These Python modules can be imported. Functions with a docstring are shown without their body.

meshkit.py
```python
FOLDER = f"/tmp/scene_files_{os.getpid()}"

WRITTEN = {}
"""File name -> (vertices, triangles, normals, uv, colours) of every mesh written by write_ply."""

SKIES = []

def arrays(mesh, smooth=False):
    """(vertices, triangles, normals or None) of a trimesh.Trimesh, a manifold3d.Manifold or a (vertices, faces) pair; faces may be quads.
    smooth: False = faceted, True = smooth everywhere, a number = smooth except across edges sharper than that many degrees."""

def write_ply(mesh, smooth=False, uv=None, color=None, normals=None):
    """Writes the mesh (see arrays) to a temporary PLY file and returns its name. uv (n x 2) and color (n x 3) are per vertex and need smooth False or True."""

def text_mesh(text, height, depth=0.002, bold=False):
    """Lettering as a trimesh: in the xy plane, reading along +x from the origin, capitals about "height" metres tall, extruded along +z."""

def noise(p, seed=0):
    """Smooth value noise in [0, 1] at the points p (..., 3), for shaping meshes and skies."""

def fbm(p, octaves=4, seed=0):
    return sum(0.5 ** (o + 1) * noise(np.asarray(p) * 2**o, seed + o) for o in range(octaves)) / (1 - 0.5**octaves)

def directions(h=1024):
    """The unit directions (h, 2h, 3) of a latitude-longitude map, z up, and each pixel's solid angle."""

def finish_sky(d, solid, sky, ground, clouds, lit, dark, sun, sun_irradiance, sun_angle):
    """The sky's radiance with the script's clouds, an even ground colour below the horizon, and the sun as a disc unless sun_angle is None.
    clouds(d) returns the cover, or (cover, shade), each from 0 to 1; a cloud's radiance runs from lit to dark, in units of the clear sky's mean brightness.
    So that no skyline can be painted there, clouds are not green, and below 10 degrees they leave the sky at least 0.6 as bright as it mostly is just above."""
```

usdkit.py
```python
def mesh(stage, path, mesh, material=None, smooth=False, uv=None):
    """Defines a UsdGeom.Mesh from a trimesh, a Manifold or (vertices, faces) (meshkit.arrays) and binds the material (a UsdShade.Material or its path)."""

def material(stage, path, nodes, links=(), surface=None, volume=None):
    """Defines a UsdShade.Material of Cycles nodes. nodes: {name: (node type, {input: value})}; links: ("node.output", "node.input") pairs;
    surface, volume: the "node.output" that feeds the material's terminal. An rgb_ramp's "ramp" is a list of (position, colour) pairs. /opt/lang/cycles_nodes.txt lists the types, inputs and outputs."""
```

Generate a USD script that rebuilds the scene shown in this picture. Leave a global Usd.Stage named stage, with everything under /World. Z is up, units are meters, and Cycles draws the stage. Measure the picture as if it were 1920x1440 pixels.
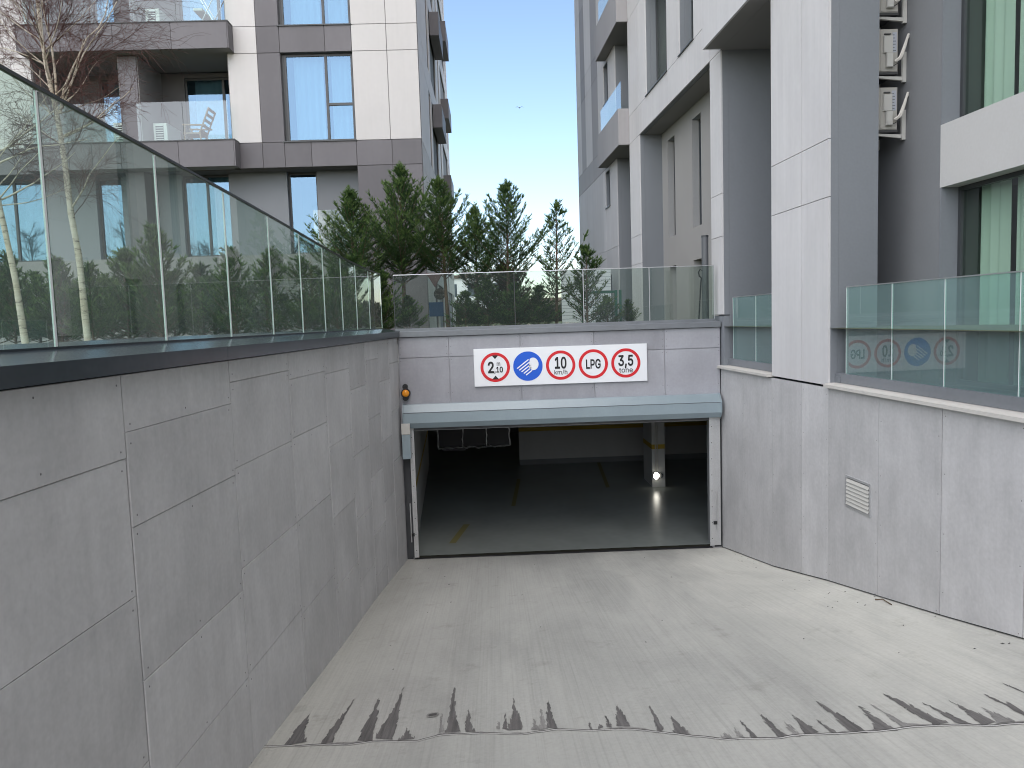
import math, random, numpy as np, trimesh, shapely, usdkit, meshkit
from shapely import affinity
from shapely.geometry import Polygon, Point, box as sbox
from pxr import Usd, UsdGeom, UsdLux, UsdShade, Gf, Sdf

stage = Usd.Stage.CreateInMemory()
UsdGeom.SetStageUpAxis(stage, UsdGeom.Tokens.z)
UsdGeom.SetStageMetersPerUnit(stage, 1.0)
stage.SetDefaultPrim(UsdGeom.Xform.Define(stage, '/World').GetPrim())
UsdGeom.Scope.Define(stage, '/World/Looks')

# ------------------------------------------------------------------ camera
cam = UsdGeom.Camera.Define(stage, '/World/camera')
CAM = (0.0, -14.224, 4.445)
RIGHT, DOWN, FWD = (0.99906922, -0.02848768, -0.03239062), (-0.03465597, -0.08299603, -0.99594710), (0.02568393, 0.99614258, -0.08390605)
cam.AddTransformOp().Set(Gf.Matrix4d(*RIGHT, 0, *[-c for c in DOWN], 0, *[-c for c in FWD], 0, *CAM, 1))
cam.CreateFocalLengthAttr(26.625); cam.CreateHorizontalApertureAttr(36.0); cam.CreateVerticalApertureAttr(27.0)
cam.CreateClippingRangeAttr(Gf.Vec2f(0.05, 2000)); cam.CreateFStopAttr(0.0)
cam.CreateExposureAttr(1.92)

# ------------------------------------------------------------------ sky and sun
SUN_AZ, SUN_EL = math.radians(173), math.radians(51)
sky = UsdLux.DomeLight.Define(stage, '/World/sky')
sky_m = usdkit.material(stage, '/World/Looks/sky_air', {
    's': ('sky_texture', dict(sky_type='single_scattering', sun_disc=False, sun_elevation=SUN_EL, sun_rotation=SUN_AZ, altitude=100.0, air_density=1.0, aerosol_density=1.0, ozone_density=1.0)),
    'b': ('background_shader', dict(strength=0.070))}, [('s.color', 'b.color')], surface='b.background')
UsdShade.MaterialBindingAPI.Apply(sky.GetPrim()).Bind(sky_m)
sky.GetPrim().SetCustomDataByKey('kind', 'structure')
sun = UsdLux.DistantLight.Define(stage, '/World/sun')
sun.CreateIntensityAttr(0.4); sun.CreateAngleAttr(150); sun.CreateNormalizeAttr(True); sun.CreateColorAttr(Gf.Vec3f(1.0, 0.905, 0.79))
sd = Gf.Vec3d(math.cos(SUN_EL) * math.sin(SUN_AZ), math.cos(SUN_EL) * math.cos(SUN_AZ), math.sin(SUN_EL))
sun.AddTransformOp().Set(Gf.Matrix4d(Gf.Rotation(Gf.Vec3d(0, 0, 1), sd), Gf.Vec3d(0, 0, 0)))

rng = np.random.default_rng(7)
R_ = random.Random(11)

# ------------------------------------------------------------------ prims
USED, LOC = {}, {}
def fresh(parent, name):
    k = (parent, name); n = USED.get(k, -1) + 1; USED[k] = n
    return f'{parent}/{name}' if n == 0 else f'{parent}/{name}_{n:03d}'
def tag(prim, label=None, cat=None, group=None, kind=None):
    for k, v in (('label', label), ('category', cat), ('group', group), ('kind', kind)):
        if v: prim.SetCustomDataByKey(k, v)
def thing(name, label, cat, loc=(0, 0, 0), group=None):
    p = fresh('/World', name); x = UsdGeom.Xform.Define(stage, p)
    x.AddTranslateOp().Set(Gf.Vec3d(*map(float, loc))); LOC[p] = np.array(loc, float)
    tag(x.GetPrim(), label, cat, group); return p
def copy_of(src, name, label, cat, loc, rotz=0.0, scale=1.0, group=None):
    p = fresh('/World', name); x = UsdGeom.Xform.Define(stage, p)
    x.GetPrim().GetReferences().AddInternalReference(src)
    x.ClearXformOpOrder()
    x.AddTranslateOp().Set(Gf.Vec3d(*map(float, loc))); x.AddRotateZOp().Set(math.degrees(rotz)); x.AddScaleOp().Set(Gf.Vec3f(*( [scale] * 3 if np.ndim(scale) == 0 else scale)))
    x.GetPrim().SetInstanceable(True); tag(x.GetPrim(), label, cat, group); return p

IDF = lambda a, o, z: (a, o, z)
class MB:
    def __init__(s): s.v, s.f, s.n = [], [], 0
    def add(s, v, f):
        v = np.asarray(v, float); f = np.asarray(f, int)
        if f.shape[1] == 4: f = np.vstack([f[:, [0, 1, 2]], f[:, [0, 2, 3]]])
        s.v.append(v); s.f.append(f + s.n); s.n += len(v); return s
    def tm(s, m): return s.add(m.vertices, m.faces)
    def box(s, a0, a1, o0, o1, z0, z1, f=IDF):
        c = [f(a, o, z) for a in (a0, a1) for o in (o0, o1) for z in (z0, z1)]
        q = np.array([[0, 1, 3, 2], [4, 6, 7, 5], [0, 4, 5, 1], [2, 3, 7, 6], [0, 2, 6, 4], [1, 5, 7, 3]])
        v = np.array(c, float)
        if np.linalg.det(np.array([v[4] - v[0], v[2] - v[0], v[1] - v[0]])) < 0: q = q[:, ::-1]
        return s.add(v, q)
    def cbox(s, a0, a1, o0, o1, z0, z1, f=IDF, b=0.006):
        """a box whose front (o0) edges are chamfered"""
        if o0 > o1: b = -b
        x = abs(b)
        c = [f(a, o, z) for (a, z) in ((a0 + x, z0 + x), (a1 - x, z0 + x), (a1 - x, z1 - x), (a0 + x, z1 - x)) for o in (o0,)]
        c += [f(a, o0 + b, z) for (a, z) in ((a0, z0), (a1, z0), (a1, z1), (a0, z1))]
        c += [f(a, o1, z) for (a, z) in ((a0, z0), (a1, z0), (a1, z1), (a0, z1))]
        q = [[0, 1, 2, 3], [8, 11, 10, 9]] + [[k + i, k + 4 + i, k + 4 + (i + 1) % 4, k + (i + 1) % 4] for k in (0, 4) for i in range(4)]
        v = np.array(c, float); q = np.array(q)
        m = trimesh.Trimesh(v, np.vstack([q[:, [0, 1, 2]], q[:, [0, 2, 3]]]), process=False)
        if m.volume < 0: q = q[:, ::-1]
        return s.add(v, q)
    def tube(s, pts, rad, n=6, cap=True):
        pts = np.asarray(pts, float); rad = np.broadcast_to(np.asarray(rad, float), (len(pts),))
        t = np.gradient(pts, axis=0); t /= np.maximum(np.linalg.norm(t, axis=1, keepdims=True), 1e-9)
        ref = np.array([0, 0, 1.0]) if abs(t[0][2]) < .9 else np.array([1.0, 0, 0])
        u = np.cross(t, ref); u /= np.maximum(np.linalg.norm(u, axis=1, keepdims=True), 1e-9); w = np.cross(t, u)
        a = np.arange(n) * 2 * math.pi / n
        v = pts[:, None] + rad[:, None, None] * (np.cos(a)[None, :, None] * u[:, None] + np.sin(a)[None, :, None] * w[:, None])
        k = len(pts); i = np.arange(k - 1)[:, None] * n; j = np.arange(n)[None]
        q = np.stack([i + j, i + n + j, i + n + (j + 1) % n, i + (j + 1) % n], -1).reshape(-1, 4)
        v = v.reshape(-1, 3); s.add(v, q)
        if cap:
            for b, c, fl in ((0, pts[0], 0), ((k - 1) * n, pts[-1], 1)):
                f = [[n, (x + 1) % n, x] if not fl else [n, x, (x + 1) % n] for x in range(n)]
                s.add(np.vstack([v[b:b + n], c]), f)
        return s
    def prism(s, prof, a0, a1, f=IDF):
        """extrudes a convex profile of (o, z) along a"""
        n = len(prof); v = [f(a, o, z) for a in (a0, a1) for (o, z) in prof]
        q = [[i, (i + 1) % n, n + (i + 1) % n, n + i] for i in range(n)]
        s.add(v, q); v = np.array(v)
        s.add(v[:n], [[0, i + 1, i] for i in range(1, n - 1)]); s.add(v[n:], [[0, i, i + 1] for i in range(1, n - 1)]); return s
    def build(s, name, mat, parent='/World', smooth=False, label=None, kind=None, cat=None, group=None):
        p = fresh(parent, name); loc = LOC.get(parent, np.zeros(3)); LOC[p] = loc
        v = np.vstack(s.v) - loc
        m = usdkit.mesh(stage, p, (v, np.vstack(s.f)), M[mat] if isinstance(mat, str) else mat, smooth=smooth)
        tag(m.GetPrim(), label, cat, group, kind); return p

# ------------------------------------------------------------------ materials
M = {}
def col3(c, k=1.0): return tuple(float(x) * k for x in c)
def mottled(name, col, var=.12, scale=1.4, stretch=(1, 1, .45), rough=.75, fine=.05, bump=.08, spec=.3, streak=0.0, metal=0.0, fscale=14.0):
    n = {'g': ('geometry', {}), 'mp': ('mapping', dict(scale=stretch)), 'n1': ('noise_texture', dict(scale=scale, detail=7.0, roughness=.62, distortion=.3)),
         'n2': ('noise_texture', dict(scale=scale * fscale, detail=4.0, roughness=.65)),
         'r1': ('rgb_ramp', dict(ramp=[(.25, col3(col, 1 - var)), (.5, col3(col)), (.75, col3(col, 1 + var))])),
         'r2': ('rgb_ramp', dict(ramp=[(.2, (1 - fine,) * 3), (.8, (1 + fine,) * 3)])),
         'mx': ('mix_color', dict(blend_type='multiply', fac=1.0, use_clamp=False)),
         'mps': ('mapping', dict(scale=(5.0, 5.0, .25))), 'n3': ('noise_texture', dict(scale=1.6, detail=5.0, roughness=.7)),
         'r3': ('rgb_ramp', dict(ramp=[(.3, (1 - streak,) * 3), (.62, (1, 1, 1))])),
         'mx2': ('mix_color', dict(blend_type='multiply', fac=1.0, use_clamp=False)),
         'b': ('bump', dict(strength=bump, distance=.01)),
         'p': ('principled_bsdf', dict(roughness=rough, specular_ior_level=spec, metallic=metal))}
    l = [('g.position', 'mp.vector'), ('mp.vector', 'n1.vector'), ('g.position', 'n2.vector'), ('n1.fac', 'r1.fac'), ('n2.fac', 'r2.fac'), ('r1.color', 'mx.a'), ('r2.color', 'mx.b'),
         ('g.position', 'mps.vector'), ('mps.vector', 'n3.vector'), ('n3.fac', 'r3.fac'), ('mx.result', 'mx2.a'), ('r3.color', 'mx2.b'),
         ('mx2.result', 'p.base_color'), ('n2.fac', 'b.height'), ('b.normal', 'p.normal')]
    M[name] = usdkit.material(stage, '/World/Looks/' + name, n, l, surface='p.BSDF'); return M[name]
def plain(name, col, rough=.5, metal=0.0, spec=.5, emit=None, es=0.0):
    d = dict(base_color=col, roughness=rough, metallic=metal, specular_ior_level=spec)
    if emit: d.update(emission_color=emit, emission_strength=es)
    M[name] = usdkit.material(stage, '/World/Looks/' + name, {'p': ('principled_bsdf', d)}, surface='p.BSDF')
def glass(name, tint, base=.04, gain=1.0, gcol=(1, 1, 1), wob=0.0, film=0.0, fcol=(.6, .66, .63)):
    n = {'t': ('transparent_bsdf', dict(color=tint)), 'g': ('glossy_bsdf', dict(color=gcol, roughness=0.0)), 'fr': ('fresnel', dict(IOR=1.5)),
         'ma': ('math', dict(math_type='multiply_add', value2=gain, value3=base, use_clamp=True)), 'm': ('mix_closure', {}),
         'bf': ('math', dict(math_type='subtract', value1=1.0)), 'mu': ('math', dict(math_type='multiply')), 'ge': ('geometry', {}), 'nz': ('noise_texture', dict(scale=1.3, detail=1.0)), 'b': ('bump', dict(strength=wob, distance=.02))}
    l = [('fr.fac', 'ma.value1'), ('ge.backfacing', 'bf.value2'), ('ma.value', 'mu.value1'), ('bf.value', 'mu.value2'), ('mu.value', 'm.fac'), ('t.BSDF', 'm.closure1'), ('g.BSDF', 'm.closure2')]
    if wob: l += [('ge.position', 'nz.vector'), ('nz.fac', 'b.height'), ('b.normal', 'g.normal')]
    out = 'm.closure'
    if film:
        n.update({'df': ('diffuse_bsdf', dict(color=fcol)), 'm2': ('mix_closure', dict(fac=film))}); l += [('m.closure', 'm2.closure1'), ('df.BSDF', 'm2.closure2')]; out = 'm2.closure'
    M[name] = usdkit.material(stage, '/World/Looks/' + name, n, l, surface=out)
for i, k in enumerate((.90, .97, 1.03, 1.1)):
    mottled(f'cement_board_{"abcd"[i]}', col3((.49, .484, .48), 1 + (k - 1) * .6), var=.15, scale=1.6, stretch=(1, 1, .8), rough=.62, fine=.09, streak=.08, spec=.35)
    mottled(f'front_board_{"abcd"[i]}', col3((.325, .325, .345), k), var=.13, scale=1.6, stretch=(1, 1, .8), rough=.62, fine=.07, streak=.05, spec=.35)  # same cement board, darkened: shade of the front wall put into the colour
    mottled(f'white_board_{"abcd"[i]}', col3((.53, .515, .50), .97 + .03 * i / 3), var=.04, scale=.7, rough=.55, fine=.02, streak=.03)
    mottled(f'grey_board_{"abcd"[i]}', col3((.13, .124, .131), k), var=.10, scale=.8, rough=.55, fine=.04, streak=.04)
    mottled(f'mid_board_{"abcd"[i]}', col3((.31, .298, .296), k), var=.06, scale=.9, rough=.6, fine=.03, streak=.05)
    mottled(f'pale_board_{"abcd"[i]}', col3((.52, .51, .515), k), var=.06, scale=.9, rough=.6, fine=.03, streak=.06)
    mottled(f'light_board_{"abcd"[i]}', col3((.575, .563, .556), .96 + .06 * i / 3), var=.07, scale=.9, rough=.6, fine=.03, streak=.07)
mottled('plaster_grey', (.20, .212, .225), var=.06, scale=.5, rough=.85, fine=.04, bump=.15, fscale=60)
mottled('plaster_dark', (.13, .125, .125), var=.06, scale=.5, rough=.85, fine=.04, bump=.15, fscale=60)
mottled('plaster_taupe', (.24, .232, .225), var=.05, scale=.5, rough=.85, fine=.04, bump=.15, fscale=60)
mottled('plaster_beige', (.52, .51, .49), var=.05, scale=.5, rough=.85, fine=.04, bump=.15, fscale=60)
mottled('plaster_fin_shade', (.20, .205, .21), var=.05, scale=.5, rough=.85, fine=.04, bump=.15, fscale=60)  # shade the fin throws on the set-back wall, put into its colour
mottled('plaster_mid', (.34, .33, .315), var=.05, scale=.5, rough=.85, fine=.04, bump=.15, fscale=60)
mottled('joint_light', (.5, .5, .52), rough=.8)
mottled('joint_dark', (.04, .04, .042), rough=.9)
mottled('coping_metal', (.03, .037, .042), var=.2, rough=.18, fine=.08, spec=.28, bump=.02)
mottled('coping_grey', (.17, .18, .19), var=.12, rough=.34, fine=.06, spec=.6, bump=.02)
mottled('stone_sill', (.50, .48, .44), var=.08, rough=.6)
mottled('steel_galvanised', (.52, .52, .51), var=.12, rough=.42, metal=.55, fine=.1, scale=3)
mottled('shutter_paint', (.25, .31, .335), var=.07, scale=2, rough=.27, spec=.8, fine=.04)
mottled('dirty_dark', (.05, .052, .055), var=.25, rough=.6)
plain('black_plastic', (.012, .012, .013), .45)
plain('amber_lens', (.75, .27, .01), .2, spec=.6)
plain('sign_white', (.80, .81, .82), .35)
plain('sign_red', (.62, .012, .02), .4)
plain('sign_blue', (.008, .10, .58), .4)
plain('sign_black', (.012, .012, .012), .45)
plain('frame_dark', (.045, .048, .05), .4)
plain('rail_dark', (.03, .032, .035), .35)
plain('rail_steel', (.62, .62, .62), .32, metal=.8)
plain('white_seal', (.75, .76, .74), .5)
plain('bolt', (.15, .145, .145), .6)
plain('curtain_cloth', (.75, .76, .74), .9, spec=.1)
plain('curtain_green', (.55, .68, .60), .9, spec=.1)
plain('room_dark', (.16, .16, .16), .9)
plain('ac_white', (.50, .49, .45), .45)
plain('ac_beige', (.40, .385, .345), .5)
plain('ac_dark', (.05, .05, .05), .6)
plain('ac_label', (.40, .42, .46), .5)
plain('insulation', (.62, .59, .53), .6)
plain('chair_wood', (.24, .15, .10), .5)
plain('cord_black', (.015, .015, .015), .5)
mottled('garage_floor', (.165, .182, .17), var=.25, scale=.5, rough=.3, fine=.1, stretch=(1, 1, 1), spec=.5, bump=.02)
mottled('garage_white', (.48, .485, .47), var=.06, rough=.8)
mottled('garage_grey', (.20, .21, .215), var=.06, rough=.8)
plain('garage_yellow', (.40, .27, .02), .6)
plain('garage_yellow_worn', (.16, .14, .05), .6)
plain('bulb_glow', (.9, .9, .85), .4, emit=(1.0, .96, .84), es=3.2)
mottled('foil', (.5, .5, .5), var=.35, scale=9, rough=.3, metal=.8, fine=.3, bump=.8)
mottled('near_black', (.02, .02, .022), rough=.5)  # near-black colour for the channel, duct panels and vent backing
mottled('grass_ground', (.075, .085, .04), var=.45, scale=1.5, rough=.95, fine=.4, stretch=(1, 1, 1))
mottled('bark_brown', (.11, .075, .05), var=.3, scale=8, rough=.9)
mottled('twig_brown', (.085, .04, .034), var=.2, scale=5, rough=.8)
plain('gate_green', (.01, .10, .065), .45)
mottled('white_sheet', (.72, .74, .77), var=.04, rough=.5)
plain('pole_grey', (.10, .105, .11), .5)
plain('far_wall', (.40, .36, .28), .9); plain('far_roof', (.16, .12, .10), .9); plain('far_glass', (.08, .10, .12), .2)
plain('sign_back', (.13, .085, .085), .6); plain('sign_panel_blue', (.02, .06, .14), .5); plain('mirror', (.8, .8, .78), .05, metal=1.0)
plain('bird_grey', (.10, .10, .11), .8)
# birch bark: white with dark lenticels that run round the stem
M['birch_bark'] = usdkit.material(stage, '/World/Looks/birch_bark', {
    'g': ('geometry', {}), 'mp': ('mapping', dict(scale=(1.2, 1.2, 7.0))), 'n': ('noise_texture', dict(scale=3.2, detail=6.0, roughness=.7, distortion=.4)),
    'r': ('rgb_ramp', dict(ramp=[(.30, (.03, .025, .02)), (.37, (.12, .10, .08)), (.43, (.55, .50, .42)), (.7, (.68, .63, .54))])),
    'n2': ('noise_texture', dict(scale=3.0, detail=4.0)), 'r2': ('rgb_ramp', dict(ramp=[(.3, (.75, .7, .62)), (.7, (1, 1, 1))])), 'mx': ('mix_color', dict(blend_type='multiply', fac=1.0)),
    'b': ('bump', dict(strength=.3, distance=.01)), 'p': ('principled_bsdf', dict(roughness=.8, specular_ior_level=.2))},
    [('g.position', 'mp.vector'), ('mp.vector', 'n.vector'), ('n.fac', 'r.fac'), ('g.position', 'n2.vector'), ('n2.fac', 'r2.fac'), ('r.color', 'mx.a'), ('r2.color', 'mx.b'), ('mx.result', 'p.base_color'), ('n.fac', 'b.height'), ('b.normal', 'p.normal')], surface='p.BSDF')
def leaf_mat(name, c0, c1, c2):
    M[name] = usdkit.material(stage, '/World/Looks/' + name, {
        'g': ('geometry', {}), 'r': ('rgb_ramp', dict(ramp=[(0, c0), (.55, c1), (1, c2)])), 'd': ('principled_bsdf', dict(roughness=.55, specular_ior_level=.3)),
        'tr': ('translucent_bsdf', {}), 'm': ('mix_closure', dict(fac=.25))},
        [('g.random_per_island', 'r.fac'), ('r.color', 'd.base_color'), ('r.color', 'tr.color'), ('d.BSDF', 'm.closure1'), ('tr.BSDF', 'm.closure2')], surface='m.closure')
leaf_mat('conifer_leaf', (.04, .08, .026), (.092, .15, .046), (.16, .22, .07))
leaf_mat('conifer_tip', (.10, .16, .045), (.16, .235, .07), (.22, .285, .09))
leaf_mat('olive_leaf', (.07, .062, .02), (.125, .105, .036), (.17, .125, .05))
leaf_mat('far_leaf', (.06, .055, .04), (.09, .075, .05), (.07, .08, .04))
glass('glass_left', (.84, .93, .89), base=.06, gain=1.0, film=.05)
glass('glass_front', (.82, .87, .83), base=.03, gain=1.0, film=.012)
glass('glass_right', (.75, .875, .835), base=.03, gain=.8, film=.10, fcol=(.48, .58, .54))
glass('glass_balcony', (.82, .92, .91), base=.05, gain=1.2)
glass('glass_window', (.55, .66, .70), base=.20, gain=1.2, gcol=(.40, .62, .86), wob=.03)
glass('glass_window_green', (.80, .88, .825), base=.05, gain=1.1, wob=.03)
# concrete of the ramp: broomed lines running down the slope
M['ramp_concrete'] = usdkit.material(stage, '/World/Looks/ramp_concrete', {
    'g': ('geometry', {}), 'm1': ('mapping', dict(scale=(42.0, .4, .5), rotation=(0, 0, .01))), 'n1': ('noise_texture', dict(scale=1.0, detail=5.0, roughness=.7)),
    'm2': ('mapping', dict(scale=(1.0, .35, .5))), 'n2': ('noise_texture', dict(scale=.75, detail=6.0, roughness=.6, distortion=.5)), 'n3': ('noise_texture', dict(scale=26.0, detail=5.0, roughness=.75)),
    'r1': ('rgb_ramp', dict(ramp=[(.28, (.88, .88, .88)), (.5, (1, 1, 1)), (.72, (1.05, 1.05, 1.05))])),
    'r2': ('rgb_ramp', dict(ramp=[(.28, (.285, .288, .272)), (.5, (.37, .374, .350)), (.72, (.445, .447, .415))])),
    'r3': ('rgb_ramp', dict(ramp=[(.25, (.90, .90, .90)), (.6, (1.02, 1.02, 1.02))])),
    'a': ('mix_color', dict(blend_type='multiply', fac=1.0, use_clamp=False)), 'c': ('mix_color', dict(blend_type='multiply', fac=1.0, use_clamp=False)),
    'n4': ('noise_texture', dict(scale=2.3, detail=7.0, roughness=.72)), 'r4': ('rgb_ramp', dict(ramp=[(.30, (.72, .71, .69)), (.42, (1, 1, 1))])), 'e': ('mix_color', dict(blend_type='multiply', fac=.6, use_clamp=False)),
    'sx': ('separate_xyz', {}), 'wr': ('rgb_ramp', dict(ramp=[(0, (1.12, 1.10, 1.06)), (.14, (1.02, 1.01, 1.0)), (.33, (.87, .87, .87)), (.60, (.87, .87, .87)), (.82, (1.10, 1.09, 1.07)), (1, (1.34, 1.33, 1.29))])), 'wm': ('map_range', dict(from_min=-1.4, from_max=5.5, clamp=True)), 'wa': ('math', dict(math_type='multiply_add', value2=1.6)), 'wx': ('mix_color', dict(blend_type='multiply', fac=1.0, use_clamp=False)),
    'b': ('bump', dict(strength=.25, distance=.01)), 'p': ('principled_bsdf', dict(roughness=.75, specular_ior_level=.3))},
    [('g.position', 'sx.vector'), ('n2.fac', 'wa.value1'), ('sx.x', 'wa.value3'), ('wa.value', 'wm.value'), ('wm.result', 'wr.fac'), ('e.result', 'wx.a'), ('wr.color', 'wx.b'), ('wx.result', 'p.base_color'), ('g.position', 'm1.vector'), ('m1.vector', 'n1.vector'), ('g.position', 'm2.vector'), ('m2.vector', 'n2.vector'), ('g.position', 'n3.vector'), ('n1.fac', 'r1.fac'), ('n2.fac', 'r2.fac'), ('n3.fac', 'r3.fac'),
     ('r2.color', 'a.a'), ('r1.color', 'a.b'), ('a.result', 'c.a'), ('r3.color', 'c.b'), ('g.position', 'n4.vector'), ('n4.fac', 'r4.fac'), ('c.result', 'e.a'), ('r4.color', 'e.b'), ('n1.fac', 'b.height'), ('b.normal', 'p.normal')], surface='p.BSDF')
mottled('wet_concrete', (.105, .10, .095), var=.55, scale=6, stretch=(6, .25, 1), rough=.5, fine=.2, spec=.4)
mottled('damp_concrete', (.20, .195, .185), var=.4, scale=6, stretch=(6, .25, 1), rough=.55, fine=.15)
plain('crack_dark', (.06, .058, .055), .9); plain('crack_edge', (.58, .57, .55), .8)

# ------------------------------------------------------------------ frames of the main planes
TL, TR = .0601615, -.0407233
def LW(y, o, z): return (-1.745 + TL * y + o, y, z)            # left wall face (o away to the right)
def RW(y, o, z): return (4.333 + TR * y + o, y, z)             # right facade (o into the building)
LY, LZ = [-32, -7.93, -6.55, -4.85, -2.98, 0], [4.15, .672, .534, .377, .239, -.056]
RY, RZ = [-32, -16, -7.8, -6.68, -5.485, -4.213, -2.4, 0], [4.15, 3.0, 1.45, 1.215, .981, .733, .337, -.068]
def ramp_z(x, y):
    xl, xr = LW(y, 0, 0)[0], RW(y, 0, 0)[0]; t = (x - xl) / (xr - xl)
    return np.interp(y, LY, LZ) * (1 - t) + np.interp(y, RY, RZ) * t

# ------------------------------------------------------------------ ground and ramp
hole = Polygon([LW(0.0, -.02, 0)[:2], RW(0.0, .02, 0)[:2], RW(-16, .02, 0)[:2], (7.2, -16), (7.2, -32), LW(-32, -.02, 0)[:2]])
gr = shapely.difference(sbox(-260, -200, 260, 420), hole)
v, f = trimesh.creation.triangulate_polygon(gr, engine='earcut')
MB().add(np.column_stack([v, np.full(len(v), 4.2)]), f).build('ground', 'grass_ground', kind='structure', label='grass and soil ground around the sunken ramp')
m = MB(); ys = np.concatenate([np.arange(-32, -12, 1.0), np.arange(-12, .001, .2)]); nx = 31
g = np.array([[(lambda x: (x, y, ramp_z(x, y)))(LW(y, -.03, 0)[0] * (1 - k / (nx - 1)) + RW(y, .03, 0)[0] * k / (nx - 1)) for k in range(nx)] for y in ys])
idx = np.arange(len(ys) * nx).reshape(len(ys), nx)
m.add(g.reshape(-1, 3), np.stack([idx[:-1, :-1], idx[:-1, 1:], idx[1:, 1:], idx[1:, :-1]], -1).reshape(-1, 4))
RAMP = m.build('ramp', 'ramp_concrete', kind='structure', label='brushed concrete ramp going down to the garage', smooth=True)

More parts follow.
